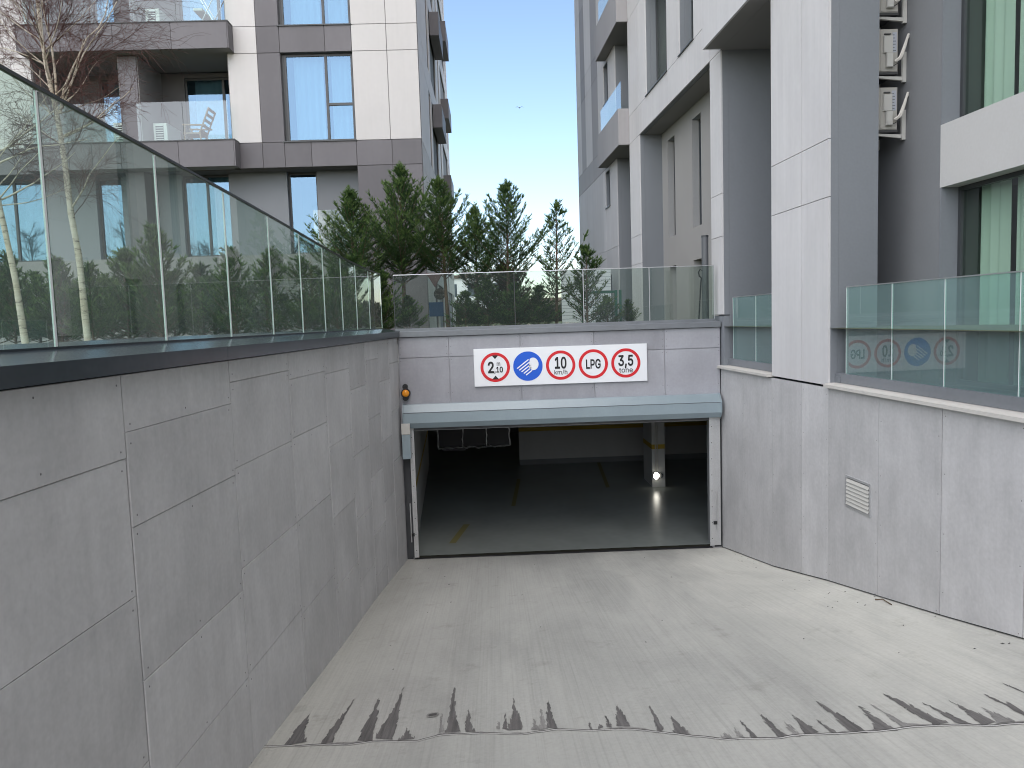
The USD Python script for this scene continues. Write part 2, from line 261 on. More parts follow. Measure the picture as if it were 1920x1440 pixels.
def sheet(poly, lift, cell=.14):
    """a thin sheet on the ramp in the shape of a polygon"""
    vv, ff = trimesh.creation.triangulate_polygon(poly, engine='earcut')
    v3 = np.column_stack([vv, np.zeros(len(vv))]); v3, ff = trimesh.remesh.subdivide_to_size(v3, ff, cell)
    v3[:, 2] = [ramp_z(a, b) + lift for a, b in v3[:, :2]]
    n = np.cross(v3[ff[:, 1]] - v3[ff[:, 0]], v3[ff[:, 2]] - v3[ff[:, 0]])[:, 2]
    ff = np.where((n < 0)[:, None], ff[:, ::-1], ff); return v3, ff
STAINS = [((-2.039,-7.566),(-1.939,-6.919),(-1.814,-7.588)),((-1.674,-7.669),(-1.542,-6.767),(-1.545,-7.714)),((-1.317,-7.762),(-1.273,-6.710),(-1.150,-7.768)),((-1.150,-7.768),(-1.041,-6.545),(-0.976,-7.831)),((-0.927,-7.849),(-0.888,-7.616),(-0.781,-7.902)),((-0.584,-7.866),(-0.585,-7.377),(-0.529,-7.842)),((-0.529,-7.842),(-0.502,-6.660),(-0.400,-7.891)),((-0.355,-7.863),(-0.332,-7.411),(-0.259,-7.922)),((-0.074,-7.970),(-0.049,-7.724),(-0.023,-7.990)),((-0.014,-7.993),(0.011,-7.573),(0.032,-8.011)),((0.041,-8.014),(0.093,-7.243),(0.154,-8.058)),((0.216,-8.082),(0.267,-7.814),(0.287,-8.110)),((0.293,-8.090),(0.341,-7.551),(0.355,-8.114)),((0.347,-8.100),(0.417,-7.378),(0.444,-8.127)),((0.888,-8.262),(0.999,-7.831),(1.060,-8.387)),((1.204,-8.521),(1.261,-7.919),(1.274,-8.550)),((1.316,-8.588),(1.371,-8.283),(1.449,-8.685)),((1.619,-8.836),(1.666,-8.694),(1.703,-8.862)),((1.718,-8.878),(1.772,-8.635),(1.781,-8.905)),((1.806,-8.915),(1.850,-8.614),(1.878,-8.946)),((1.983,-8.972),(2.031,-8.386),(2.074,-8.991)),((2.094,-8.980),(2.144,-8.668),(2.161,-9.009)),((2.178,-9.007),(2.243,-8.589),(2.303,-9.052)),((2.466,-9.095),(2.505,-8.309),(2.598,-9.125)),((2.629,-9.139),(2.758,-8.607),(2.769,-9.163)),((2.809,-9.162),(2.842,-8.624),(2.893,-9.161)),((2.990,-9.165),(3.021,-8.459),(3.144,-9.238)),((3.158,-9.245),(3.171,-8.799),(3.258,-9.273)),((3.273,-9.301),(3.354,-8.868),(3.415,-9.349)),((3.376,-9.330),(3.463,-9.041),(3.519,-9.370)),((3.673,-9.021),(3.623,-8.785),(3.589,-9.504)),((3.854,-8.700),(3.885,-8.447),(3.867,-9.282)),((1.734,-9.285),(1.717,-9.174),(1.760,-9.419))]
STAINS += [((.70,-8.24),(.705,-8.13),(.735,-8.26)),((.77,-8.27),(.79,-8.10),(.815,-8.30)),((.835,-8.28),(.86,-8.03),(.895,-8.33)),((3.03,-9.19),(3.08,-8.72),(3.10,-9.21)),((2.34,-9.05),(2.36,-8.78),(2.40,-9.07))]
DAMP = {5, 8, 11, 12, 17, 18, 21, 25, 29, 32}
for i, (a, t, b) in enumerate(STAINS):
    a, t, b = (np.array(p) for p in (a, t, b)); c = (a + b) / 2; n = 26
    t = t + (t - c) * .12
    if i >= 14: a, b = c + (a - c) * .78, c + (b - c) * .78
    def side(p, sgn, seed):
        rr = np.random.default_rng(seed); pts = []
        for k in range(n + 1):
            u = k / n; w = (1 - u) ** 1.45 * (1 + .22 * math.sin(u * 7 + seed)) if u < 1 else 0
            q = c + (t - c) * u + (p - c) * w
            pts.append(q + (rr.uniform(-.010, .010), rr.uniform(-.045, .045)) * np.array((1 - u) > .02))
        return pts
    P = side(a, -1, 10 + i) + side(b, 1, 90 + i)[::-1][1:]
    pg = Polygon(P).buffer(0)
    for q in (pg.geoms if hasattr(pg, 'geoms') else [pg]):
        if q.area > .002: MB().add(*sheet(q, .0045)).build('water_stain', 'damp_concrete' if i in DAMP else 'wet_concrete', RAMP)
CRACK = np.array([(-2.26,-7.52),(-2.194,-7.535),(-1.860,-7.637),(-1.659,-7.674),(-1.397,-7.787),(-1.163,-7.774),(-0.769,-7.928),(-0.578,-7.879),(-0.212,-7.973),(0.151,-8.133),(0.464,-8.157),(0.673,-8.284),(1.008,-8.387),(1.229,-8.563),(1.440,-8.722),(1.642,-8.866),(1.923,-8.975),(2.148,-9.004),(2.420,-9.094),(2.629,-9.139),(2.917,-9.172),(3.168,-9.260),(3.334,-9.350),(3.525,-9.393),(4.0,-9.62),(4.7,-9.8)])
tt = np.linspace(0, len(CRACK) - 1, 260); cr = np.column_stack([np.interp(tt, range(len(CRACK)), CRACK[:, k]) for k in (0, 1)])
cr[:, 1] += .018 * (meshkit.fbm(np.column_stack([cr[:, 0] * 6, np.zeros(260), np.zeros(260)])) - .5) * 2
line = shapely.LineString(cr)
MB().add(*sheet(line.buffer(.0045, cap_style='flat'), .009, .3)).build('crack', 'crack_dark', RAMP)
MB().add(*sheet(shapely.difference(affinity.translate(line, 0, -.010).buffer(.006, cap_style='flat'), line.buffer(.006)), .007, .3)).build('crack_edge', 'crack_edge', RAMP)
# a damp fringe just below the crack
fr = []
for k in range(0, 258):
    h = .012 + .13 * max(0, meshkit.noise(np.array([[cr[k, 0] * 9, 3.3, 0]]))[0] - .50)
    fr.append(cr[k] + (0, h))
MB().add(*sheet(Polygon(list(cr[:258]) + fr[::-1]).buffer(0).intersection(sbox(-1.9, -12, 3.9, 0)), .003)).build('water_stain', 'damp_concrete', RAMP)
mm = MB()
th = np.linspace(0, 2 * math.pi, 25)
MB().add(*sheet(Polygon([(-.667 + .062 * math.cos(t), -7.40 + .055 * math.sin(t)) for t in th]), .0075)).build('drain_hole_rim', 'damp_concrete', RAMP)
MB().add(*sheet(Polygon([(-.665 + .042 * math.cos(t), -7.405 + .03 * math.sin(t)) for t in th]), .0105)).build('drain_hole', 'crack_dark', RAMP)
mm = MB()
for k in range(64):                                                        # small bits of dirt lying on the ramp
    x, y = rng.uniform(-1.6, 4.3), rng.uniform(-9.5, -.8); s = rng.uniform(.004, .012)
    if rng.random() < .6: x = 4.333 + TR * y - abs(rng.normal(0, .5)) - .02
    a = rng.uniform(0, 6.28); p = np.array([(s * math.cos(a + q) * (1.8 if q in (0, 3.14) else .6) + x, s * math.sin(a + q) * (1.8 if q in (0, 3.14) else .6) + y) for q in (0, 1.57, 3.14, 4.71)])
    z = [ramp_z(*q) + .003 for q in p]; top = np.column_stack([p.mean(0)[None], [[max(z) + s * .5]]])
    mm.add(np.vstack([np.column_stack([p, z]), top]), [[0, 1, 4], [1, 2, 4], [2, 3, 4], [3, 0, 4]])
mm.build('dirt', 'crack_dark', RAMP, kind='stuff')
mm = MB().tube([(4.44, -5.62, ramp_z(4.44, -5.62) + .012), (4.50, -5.68, ramp_z(4.5, -5.68) + .02), (4.46, -5.95, ramp_z(4.46, -5.95) + .012)], .007, 5)
tag(stage.GetPrimAtPath(mm.build('fallen_twig', 'bark_brown')), 'dark thin twig lying on the ramp at the foot of the right wall', 'twig')

# ------------------------------------------------------------------ left retaining wall
bd = lambda kind: f'{kind}_board_{R_.choice("abcd")}'
lw = thing('retaining_wall', 'long grey cement board wall with dark metal coping along the left of the ramp', 'wall', LW(-5, 0, .4))
MB().box(-32, 0.0, -.45, -.028, -.4, 4.19, LW).build('backing', 'joint_dark', lw)
joints = [-14.4, -12.75, -11.1, -9.45, -7.79, -6.27, -4.92, -3.74, -2.73, -1.8, -.92, -.004]
rows = [[3.66, 2.77, 1.7], [3.66, 2.7, 1.6], [3.66, 2.77, 1.67], [3.82, 3.21, 2.2, 1.42], [4.0, 3.26, 2.38, 1.44], [3.9, 3.28, 2.38, 1.37], [3.86, 2.95, 2.05, 1.15], [3.55, 2.62, 1.7, .8], [3.9, 3.0, 2.1, 1.2, .5], [3.5, 2.5, 1.5], [3.75, 2.9, 2.0, 1.1]]
bolts = MB()
def bolt(f, a, o, z, r=.0075, n=7):
    t = np.arange(n) * 2 * math.pi / n
    bolts.add([f(a + r * math.cos(q), o, z + r * math.sin(q)) for q in t] + [f(a, o + (.004 if f is LW else -.004), z)], [[i, (i + 1) % n, n] for i in range(n)])
for i in range(len(joints) - 1):
    y0, y1 = joints[i] + .007, joints[i + 1] - .007
    zb = float(np.interp(y1, LY, LZ)) - .05; zs = [4.185] + rows[i] + [zb]
    for k in range(len(zs) - 1):
        zt, zl = zs[k] - .0016, zs[k + 1] + .0016
        if zt < zb + .1: break
        zl = max(zl, zb); o = R_.uniform(-.004, .002)
        mb = MB(); mb.cbox(y0, y1, o, -.027, zl, zt, LW, b=.003)
        mb.build('panel', bd('cement'), lw)
        for a in (y0 + .05, y1 - .05) if R_.random() < .6 else (y0 + .05, (y0 + y1) / 2, y1 - .05):
            for z in ([zt - .06, zl + .06] if zt - zl > .4 else [zl + .06]): bolt(LW, a + R_.uniform(-.01, .01), o + .001, z + R_.uniform(-.015, .015))
bolts.build('bolt', 'bolt', lw, kind='stuff')
cuts = [-16, -12.6, -7.92, -3.2, 0.0]
for a, b in zip(cuts[:-1], cuts[1:]):
    MB().prism([(.05, 4.195), (.05, 4.305), (-.42, 4.40), (-.42, 4.195)], a + .002, b - .002, LW).build('coping', 'coping_metal', lw)
gt = [(-10.9, 5.95), (-9.655, 5.87), (-8.31, 5.79), (-7.06, 5.72), (-5.92, 5.65), (-4.87, 5.58), (-3.88, 5.51), (-2.95, 5.45), (-2.05, 5.41), (-1.12, 5.375), (-.12, 5.36)]
gl = thing('glass_balustrade', 'tall sloping frameless glass balustrade with dark handrail on the left wall', 'balustrade', LW(-5, -.25, 4.33))
def pane4(f, a0, a1, o, zb, zt0, zt1, th, parent, mat):
    m = MB(); c = [f(a, oo, z) for oo in (o, o + th) for (a, z) in ((a0, zb), (a1, zb), (a1, zt1), (a0, zt0))]
    q = [[0, 1, 2, 3], [7, 6, 5, 4]] + [[i, i + 4, (i + 1) % 4 + 4, (i + 1) % 4] for i in range(4)]
    m.add(c, q); tm = trimesh.Trimesh(m.v[0], m.f[0], process=False)
    if tm.volume < 0: m.f[0] = m.f[0][:, ::-1]
    return m.build('glass_pane', mat, parent)
for (a, za), (b, zb) in zip(gt[:-1], gt[1:]):
    pane4(LW, a + .016, b - .016, -.256, 4.372, za - .005, zb - .005, .012, gl, 'glass_left')
for k, (a, za) in enumerate(gt):
    MB().box(a - .014, a + .006, -.2535, -.2445, 4.36, za - .02, LW).build('joint_strip', 'white_seal', gl)
    MB().box(a + .007, a + .015, -.257, -.2475, 4.36, za - .02, LW).build('joint_strip', 'rail_dark', gl, label='dark joint strip beside the white one')
for (a, za), (b, zb) in zip(gt[:-1], gt[1:]):
    MB().prism([(-.264, 0), (-.236, 0), (-.236, .02), (-.264, .02)], 0, 1, lambda t, o, z, a=a, za=za, b=b, zb=zb: LW(a + (b - a) * t, o, za + (zb - za) * t - .004 + z)).build('handrail', 'rail_dark', gl)
MB().box(gt[0][0], gt[-1][0], -.27, -.23, 4.33, 4.376, LW).build('base_channel', 'coping_metal', gl)

# ------------------------------------------------------------------ front wall over the garage door
fw = thing('garage_front_wall', 'grey cement board wall above the garage opening facing the ramp', 'wall', (1.3, 0, 0))
MB().box(-1.75, 4.335, .03, .30, 2.42, 4.19).box(-1.75, -1.62, .03, .30, -.2, 2.418).box(4.18, 4.335, .03, .30, -.2, 2.418).build('backing', 'joint_light', fw)
xs = [-1.742, -.797, .545, 1.93, 3.27, 4.332]; bolts = MB()
FRT = lambda a, o, z: (a, o, z)
for i in range(5):
    for z0, z1 in ((2.45, 3.795), (3.805, 4.185)):
        o = R_.uniform(0, .003)
        MB().cbox(xs[i] + .006, xs[i + 1] - .006, o, .029, z0 + (0 if i else 0), z1, b=.004).build('panel', bd('front'), fw)
        for a in (xs[i] + .04, xs[i + 1] - .04):
            for z in (z0 + .06, z1 - .05, (z0 + z1) / 2): bolt(FRT, a, o - .001, z, .007)
bolts.build('bolt', 'bolt', fw, kind='stuff')
MB().box(-1.742, -1.625, .004, .029, -.05, 2.44).build('pier', 'dirty_dark', fw); MB().box(4.19, 4.332, .004, .029, -.05, 2.44).build('pier', 'dirty_dark', fw)
for a, b in ((-1.72, 1.2), (1.204, 4.33)):
    MB().prism([(-.05, 4.195), (-.05, 4.29), (.40, 4.325), (.40, 4.195)], a, b).build('coping', 'coping_grey', fw)
gf = thing('glass_balustrade', 'frameless glass balustrade on the coping above the garage door', 'balustrade', (1.3, .1, 4.33))
gx = [-1.79, -.755, .472, 1.77, 3.02, 4.25]
for a, b in zip(gx[:-1], gx[1:]):
    MB().box(a + .007, b - .007, .094, .106, 4.34, 5.345).build('glass_pane', 'glass_front', gf)
    MB().box(a + .003, b - .003, .088, .112, 5.346, 5.358).build('handrail', 'rail_steel', gf)
for a in gx: MB().box(a - .006, a + .006, .092, .108, 4.34, 5.345).build('joint_strip', 'frame_dark' if a < 1.7 else 'rail_steel', gf)
MB().box(gx[0], gx[-1], .07, .13, 4.30, 4.352).build('base_channel', 'coping_grey', gf)

# sign
sg = thing('traffic_sign_board', 'long white board with five round traffic signs above the garage door', 'sign', (1.296, -.02, 3.22))
SX, SZ = -.335, 3.222
MB().cbox(SX, SX + 3.26, -.045, -.006, SZ, SZ + .706, b=.004).build('board', 'sign_white', sg)
def flat(geom, y0, y1, mat, name, parent=sg, label=None):
    mb = MB()
    for q in (geom.geoms if hasattr(geom, 'geoms') else [geom]):
        t = trimesh.creation.extrude_polygon(q, y1 - y0, engine='earcut'); v = t.vertices
        mb.add(np.column_stack([v[:, 0], y1 - v[:, 2], v[:, 1]]), t.faces)
    return mb.build(name, mat, parent, label=label)
def text(s, h, cx, cz, sx=.62, mat='sign_black', bold=True):
    t = meshkit.text_mesh(s, h, .0025, bold=bold); v = t.vertices.copy()
    tri = v[t.faces][(t.face_normals[:, 2] > .9)][:, :, :2]
    g = shapely.union_all([Polygon(q) for q in tri]).buffer(h * (.014 if bold else .004)).simplify(h * .004)
    g = affinity.scale(g, sx, 1, origin=(0, 0)); b = g.bounds
    g = affinity.translate(g, cx - (b[0] + b[2]) / 2, cz - h / 2); flat(g, -.0505, -.0475, mat, 'lettering')
cc = [(SX + .397, SZ + .353), (SX + 1.010, SZ + .355), (SX + 1.626, SZ + .352), (SX + 2.242, SZ + .355), (SX + 2.856, SZ + .352)]
for i, (cx, cz) in enumerate(cc):
    d = Point(cx, cz).buffer(.276, 48)
    if i == 1: flat(d, -.048, -.0462, 'sign_blue', 'blue_disc')
    else: flat(shapely.difference(d, Point(cx, cz).buffer(.222, 48)), -.048, -.0462, 'sign_red', 'red_ring')
cx, cz = cc[0]
for s in (1, -1): flat(Polygon([(cx - .062, cz + s * .226), (cx + .062, cz + s * .226), (cx, cz + s * .155)]).buffer(.0), -.051, -.0487, 'sign_black', 'arrow_mark')
text('2', .20, cx - .082, cz + .0, .78); text(',10', .098, cx + .062, cz - .045, .8); text('m', .085, cx + .062, cz + .068, .72, bold=False)
cx, cz = cc[2]; text('10', .205, cx, cz + .045, .66); text('km/h', .084, cx, cz - .13, .95, bold=False)
cx, cz = cc[3]; text('LPG', .165, cx, cz, .66)
cx, cz = cc[4]; text('3,5', .19, cx, cz + .048, .74); text('tone', .092, cx, cz - .130, 1.0, bold=False)
cx, cz = cc[1]
lampshape = Point(0, 0).buffer(1, 32); lampshape = affinity.scale(lampshape, .098, .118)
lampshape = shapely.intersection(lampshape, affinity.rotate(sbox(-.075, -.3, .3, .3), -14, origin=(0, 0)))
lampshape = affinity.translate(affinity.rotate(lampshape, 6), cx + .102, cz + .04)
flat(lampshape, -.051, -.0487, 'sign_white', 'lamp_symbol')
for k in range(5):
    u = k / 4; p0 = np.array([cx + .015 + .062 * u, cz + .125 - .205 * u]); L = .275 - .13 * u; d = np.array([-.80, -.60])
    p1 = p0 + d * L; nrm = np.array([.60, -.80]) * .0105
    flat(Polygon([p0 + nrm, p1 + nrm, p1 - nrm, p0 - nrm]), -.051, -.0487, 'sign_white', 'beam_symbol')

# roller shutter
rd = thing('roller_shutter', 'grey painted roller shutter housing with steel guide rails at the garage door', 'garage door', (1.3, -.1, 0))
prof = [(-.002, 2.935), (-.13, 2.935), (-.235, 2.80), (-.255, 2.79), (-.255, 2.605), (-.165, 2.495), (-.002, 2.495)]
MB().prism(prof[:3] + [(-.235, 2.80)][:0] + [(-.243, 2.795), (-.243, 2.60), (-.16, 2.495), (-.002, 2.495)], -1.672, 4.262).build('housing', 'shutter_paint', rd)
for a, b in ((-1.69, -1.674), (4.264, 4.28)): MB().prism([(-.001, 2.945), (-.135, 2.945), (-.252, 2.80), (-.252, 2.595), (-.165, 2.485), (-.001, 2.485)], a, b).build('end_plate', 'shutter_paint', rd)
MB().box(-1.668, 4.258, -.2445, -.2435, 2.786, 2.7955).build('seam', 'dirty_dark', rd)
for x0, sgn in ((-1.595, 1), (4.165, -1)):
    a, b = sorted((x0, x0 + sgn * .085))
    m = MB().box(a, b, -.075, -.07, .0, 2.50).box(a if sgn > 0 else b - .004, a + .004 if sgn > 0 else b, -.0698, -.004, .0, 2.50)
    m.build('guide_rail', 'steel_galvanised', rd)
    h = MB()
    for k in range(8):
        z = .14 + k * .31; t = np.arange(8) * math.pi / 4; x = (a + b) / 2
        h.add([(x + .009 * math.cos(q), -.0762, z + .009 * math.sin(q)) for q in t[::-1]] + [(x, -.0762, z)], [[i, (i + 1) % 8, 8] for i in range(8)])
    h.build('rail_hole', 'black_plastic', rd, kind='stuff')
    xb = (a, a - .02) if sgn > 0 else (b, b + .02)
    MB().box(*((a - .10, a - .006) if sgn > 0 else (b + .006, b + .13)), -.05, .002, .0, 2.494).build('side_plate', 'dirty_dark' if sgn > 0 else 'steel_galvanised', rd)
    MB().box(*((a - .035, a + .02) if sgn > 0 else (b - .02, b + .045)), -.105, -.0765, .42, .48).build('sensor', 'black_plastic', rd)
    MB().tube([((a - .045) if sgn > 0 else (b + .055), -.062, .3 + q) for q in np.linspace(0, .75, 5)], .011, 6).build('conduit', 'steel_galvanised', rd)
MB().cbox(-1.715, -1.555, -.30, -.2535, 2.40, 2.60, b=.006).build('junction_box', 'ac_white', rd)
MB().cbox(-1.712, -1.558, -.29, -.10, 1.94, 2.395, b=.006).build('motor_cover', 'shutter_paint', rd)
MB().box(-1.55, 4.12, -.06, -.03, 2.44, 2.494).build('bottom_bar', 'frame_dark', rd)
wl = thing('warning_lamp', 'round amber warning lamp in black housing at the top left of the garage door', 'lamp', (-1.627, 0, 3.15))
def disc_y(cx, y, cz, r, th, n=24): return MB().tube([(cx, y + th, cz), (cx, y, cz)], r, n)
disc_y(-1.627, -.10, 3.149, .088, .06).build('housing', 'black_plastic', wl)
q = trimesh.creation.icosphere(2, 1.0); q.apply_scale([.068, .05, .068]); q.apply_translation((-1.627, -.10, 3.149)); MB().tm(q).build('amber_lens', 'amber_lens', wl, smooth=True)
for z, r in ((3.27, .05), (3.055, .055)): disc_y(-1.637, -.07, z, r, .068, 14).build('bracket', 'black_plastic', wl)
MB().box(-1.66, -1.60, -.04, -.001, 3.05, 3.27).build('mounting_plate', 'black_plastic', wl)

# ------------------------------------------------------------------ the garage inside
MB().box(-1.62, 4.18, .001, .16, -.30, -.085).build('drain_channel', 'near_black', kind='structure', label='dark drain channel at the garage threshold')
MB().add([(-1.62, .16, -.04), (4.18, .16, -.04), (4.18, .31, -.04), (-1.62, .31, -.04), (-3.2, .31, -.04), (12, .31, -.04), (12, 16, -.04), (-3.2, 16, -.04)], [[0, 1, 2, 3], [4, 5, 6, 7]]).build('garage_floor', 'garage_floor', kind='structure', label='dark polished garage floor beyond the opening')
ga = thing('garage_interior', 'dark garage interior with white walls and yellow stripe behind the opening', 'garage', (2, 8, 0))
MB().box(-3.4, 12.2, .31, 16.2, 2.75, 3.0).build('ceiling', 'garage_grey', ga)
LGW = lambda y, o, z: (-1.60 - .052 * y + o, y, z)
MB().box(.32, 9.6, -.2, 0, -.2, 1.0, LGW).box(.32, 9.6, -.2, 0, 1.12, 2.75, LGW).build('wall', 'garage_white', ga)
MB().box(.32, 9.6, -.2, .002, 1.0, 1.12, LGW).build('yellow_stripe', 'garage_yellow', ga)
MB().box(.76, 12, 9.0, 9.2, .12, 1.0).box(.76, 12, 9.0, 9.2, 1.12, 2.75).build('wall', 'garage_white', ga)
MB().box(.76, 12, 8.998, 9.2, 1.0, 1.12).build('yellow_stripe', 'garage_yellow', ga)
MB().box(.76, 12, 8.99, 9.2, -.1, .118).build('skirting', 'garage_grey', ga)
MB().box(-3.4, .76, 15.8, 16, -.1, 2.75).box(.76, 3.0, 15.8, 16, -.1, 2.75).box(11.9, 12.1, .3, 9.0, -.1, 2.75).box(4.2, 12, .31, .5, -.1, 2.75).box(-3.4, -3.2, .3, 16, -.1, 2.75).box(-3.2, -1.7, .31, .40, -.1, 2.75).build('wall', 'garage_grey', ga)
for (a, b, c, d) in ((-1.0, .9, -.86, 2.3), (2.9, 5.4, 3.0, 8.9), (.35, 3.8, .45, 6.9)):
    MB().add([(a, b, -.036), (c, b, -.036), (c + .25, d, -.036), (a + .25, d, -.036)], [[0, 1, 2, 3]]).build('parking_line', 'garage_yellow_worn', ga)
cl = thing('garage_column', 'white square column with yellow band and two thin conduits inside the garage', 'column', (4.27, 5.7, -.04))
MB().box(4.10, 4.44, 5.25, 6.35, -.04, .97).box(4.10, 4.44, 5.25, 6.35, 1.09, 2.75).build('shaft', 'garage_white', cl)
MB().box(4.098, 4.442, 5.248, 6.352, .97, 1.09).build('yellow_band', 'garage_yellow', cl)
for x in (4.19, 4.24): MB().tube([(x, 5.235, z) for z in np.linspace(.4, 2.74, 4)], .013, 6).build('conduit', 'ac_white', cl)
for k, (x, r) in enumerate(((4.19, .075), (4.31, .05))):
    wp = thing('wall_lamp', ('brighter left lamp glowing low on the white garage column', 'smaller right lamp low on the white garage column')[k], 'lamp', (x, 5.24, .3))
    disc_y(x, 5.205, .27, r + .02, .042, 16).build('lamp_base', 'black_plastic', wp)
    q = trimesh.creation.icosphere(2, r); q.apply_scale([.9, .6, 1.25]); q.apply_translation((x, 5.19, .27)); MB().tm(q).build('bulb', 'bulb_glow' if k == 0 else 'ac_white', wp, smooth=True)
dk = thing('duct_unit', 'dark three-part duct with ragged silver foil edges hanging in the garage', 'duct', (-.55, 4.6, 2.0))
for a, b in ((-1.38, -.80), (-.78, -.21), (-.19, .36)): MB().box(a, b, 4.5, 5.3, 1.36, 2.74).build('duct_panel', 'near_black', dk)
for x in (-1.405, -.79, -.20, .375):
    pts = [(x + rng.normal(0, .012), 4.48 + rng.normal(0, .01), z) for z in np.linspace(1.34, 2.74, 16)]; MB().tube(pts, rng.uniform(.008, .022, 16), 5).build('foil_strip', 'foil', dk)
pts = [(x, 4.48 + rng.normal(0, .012), 1.33 + rng.normal(0, .012)) for x in np.linspace(-1.4, .36, 26)]; MB().tube(pts, rng.uniform(.01, .03, 26), 5).build('foil_strip', 'foil', dk)
MB().box(-1.30, -.72, 4.55, 5.2, 1.24, 1.30).build('hanger', 'near_black', dk)

# ------------------------------------------------------------------ right building
rb = thing('apartment_building', 'tall grey and white panelled apartment block with deep fins right of the ramp', 'building', RW(3, 0, 4.2))
W = 1.19
core = MB()
core.box(7.25, 16.2, .91, 9, 3.2, 26, RW)                              # solid behind the far flush part
core.box(-32, 7.25, 3.2, 9, -.5, 26, RW)
core.box(-32, -11.6, .02, 3.2, -.5, 3.40, RW)
wallp = {}
def clad(f, a0, a1, z0, z1, kind, parent, gap=.005, o=0.0, th=.03, back=.10):
    MB().box(a0 + gap, a1 - gap, o + R_.uniform(0, .002), o + th, z0 + gap, z1 - gap, f).build('panel', bd(kind), parent)
    wallp.setdefault((parent, f), MB()).box(a0, a1, o + th + .001, o + th + back, z0, z1, f)
# lower wall along the ramp
rw = thing('retaining_wall', 'pale grey cement board wall with stone sill along the right of the ramp', 'wall', RW(-5, 0, 1))
MB().box(-14, .0, .031, .3, -.4, 3.405, RW).build('backing', 'joint_dark', rw)
jr = [-14, -12.6, -11.3, -10.1, -8.95, -7.80, -6.63, -5.45, -4.215, -3.42, -2.365, -1.16, -.003]; bolts = MB()
for a, b in zip(jr[:-1], jr[1:]):
    zb = float(np.interp(b, RY, RZ)) + .02; o = R_.uniform(0, .004)
    z_lo0, z_lo1 = float(np.interp(a, RY, RZ)) + .02, zb
    m = MB(); c = [RW(y, oo, z) for oo in (o, .03) for (y, z) in ((a + .004, z_lo0), (b - .004, z_lo1), (b - .004, 3.40), (a + .004, 3.40))]
    m.add(c, [[0, 3, 2, 1], [4, 5, 6, 7], [0, 1, 5, 4], [1, 2, 6, 5], [2, 3, 7, 6], [3, 0, 4, 7]]); m.build('panel', bd('cement'), rw)
    for z in np.arange(zb + .25, 3.4, .62):
        for y in (a + .05, b - .05): bolt(RW, y, o - .001, z + R_.uniform(-.02, .02), .0065)
bolts.build('bolt', 'bolt', rw, kind='stuff')
for a, b in ((-2.36, .02), (-8.4, -4.215), (-14, -8.404)):
    MB().prism([(-.07, 3.415), (-.07, 3.455), (.0, 3.47), (.28, 3.475), (.28, 3.415)], a, b, RW).build('sill', 'stone_sill', rw)
    MB().box(a, b, .10, .20, 3.476, 3.60, RW).build('upstand', 'coping_grey', rw)
for k, (a, js) in enumerate(((-4.40, [-4.40, -5.45, -6.42, -7.49, -8.55, -9.7]), (-.28, [-.28, -1.35, -2.355]))):
    gr_ = thing('glass_balustrade', ('long green tinted glass balustrade right of the panelled column', 'short green tinted glass balustrade left of the panelled column')[k], 'balustrade', RW(a, .15, 3.6))
    for p, q in zip(js[1:], js[:-1]):
        MB().box(p + .005, q - .005, .144, .156, 3.602, 4.728, RW).build('glass_pane', 'glass_right', gr_)
        MB().box(p + .003, q - .003, .138, .162, 4.729, 4.741, RW).build('handrail', 'rail_steel', gr_)
    for p in js: MB().box(p - .004, p + .004, .143, .157, 3.602, 4.727, RW).build('joint_strip', 'white_seal', gr_)
    MB().box(a + .05, a + .20, .09, .17, 3.475, 3.56, RW).build('end_clamp', 'coping_grey', gr_)
core.box(-14, .30, .21, 3.2, 3.2, 3.42, RW)                            # terrace slab
# column between the balustrades
LB = 'light'
for z0, z1 in ((3.43, 5.93), (5.93, 6.68), (6.68, 9.2), (9.2, 9.95), (9.95, 13.2)):
    for a, b in ((-4.21, -3.42), (-3.42, -2.365)): clad(RW, a, b, z0, z1, LB, rb)
MB().box(-4.208, -2.367, .132, .66, 3.43, 26, RW).build('fin', 'plaster_grey', rb)
for z0, z1 in ((4.42, 5.87), (5.87, 6.65), (6.65, 9.2), (9.2, 9.95), (9.95, 13.2)): clad(RW, -.15, .46, z0, z1, LB, rb)
MB().box(-.148, .458, .132, W, 3.42, 26, RW).box(-.148, .458, .02, .13, 3.42, 4.40, RW).build('fin', 'plaster_grey', rb)
for z0, z1 in ((4.2, 5.86), (5.86, 6.62), (6.62, 9.2)): clad(RW, 6.1, 7.25, z0, z1, LB, rb)
MB().box(6.102, 7.248, .132, .62, 4.2, 9.2, RW).box(7.0, 7.25, .62, .95, 4.2, 9.2, RW).build('fin', 'plaster_grey', rb)
# set-back wall with windows
MB().box(-4.67, -.15, W, W + .3, 3.42, 26, RW).build('set_back_wall', 'plaster_fin_shade', rb); ww = MB()  # darker than the rest of this wall: fin shade painted in
for z0, z1 in ((5.93, 6.70), (9.2, 9.97)): ww.box(-14, -4.672, W, W + .3, z0, z1, RW)
ww.box(-14, -4.672, W, W + .3, 12.4, 26, RW).box(-14, -11.2, W, W + .3, 3.42, 5.93, RW).box(-14, -11.2, W, W + .3, 6.70, 9.2, RW)
ww.build('set_back_wall', 'plaster_beige', rb)
MB().box(-2.365, -.15, .0, W, 9.2, 9.5, RW).build('soffit', 'plaster_taupe', rb)

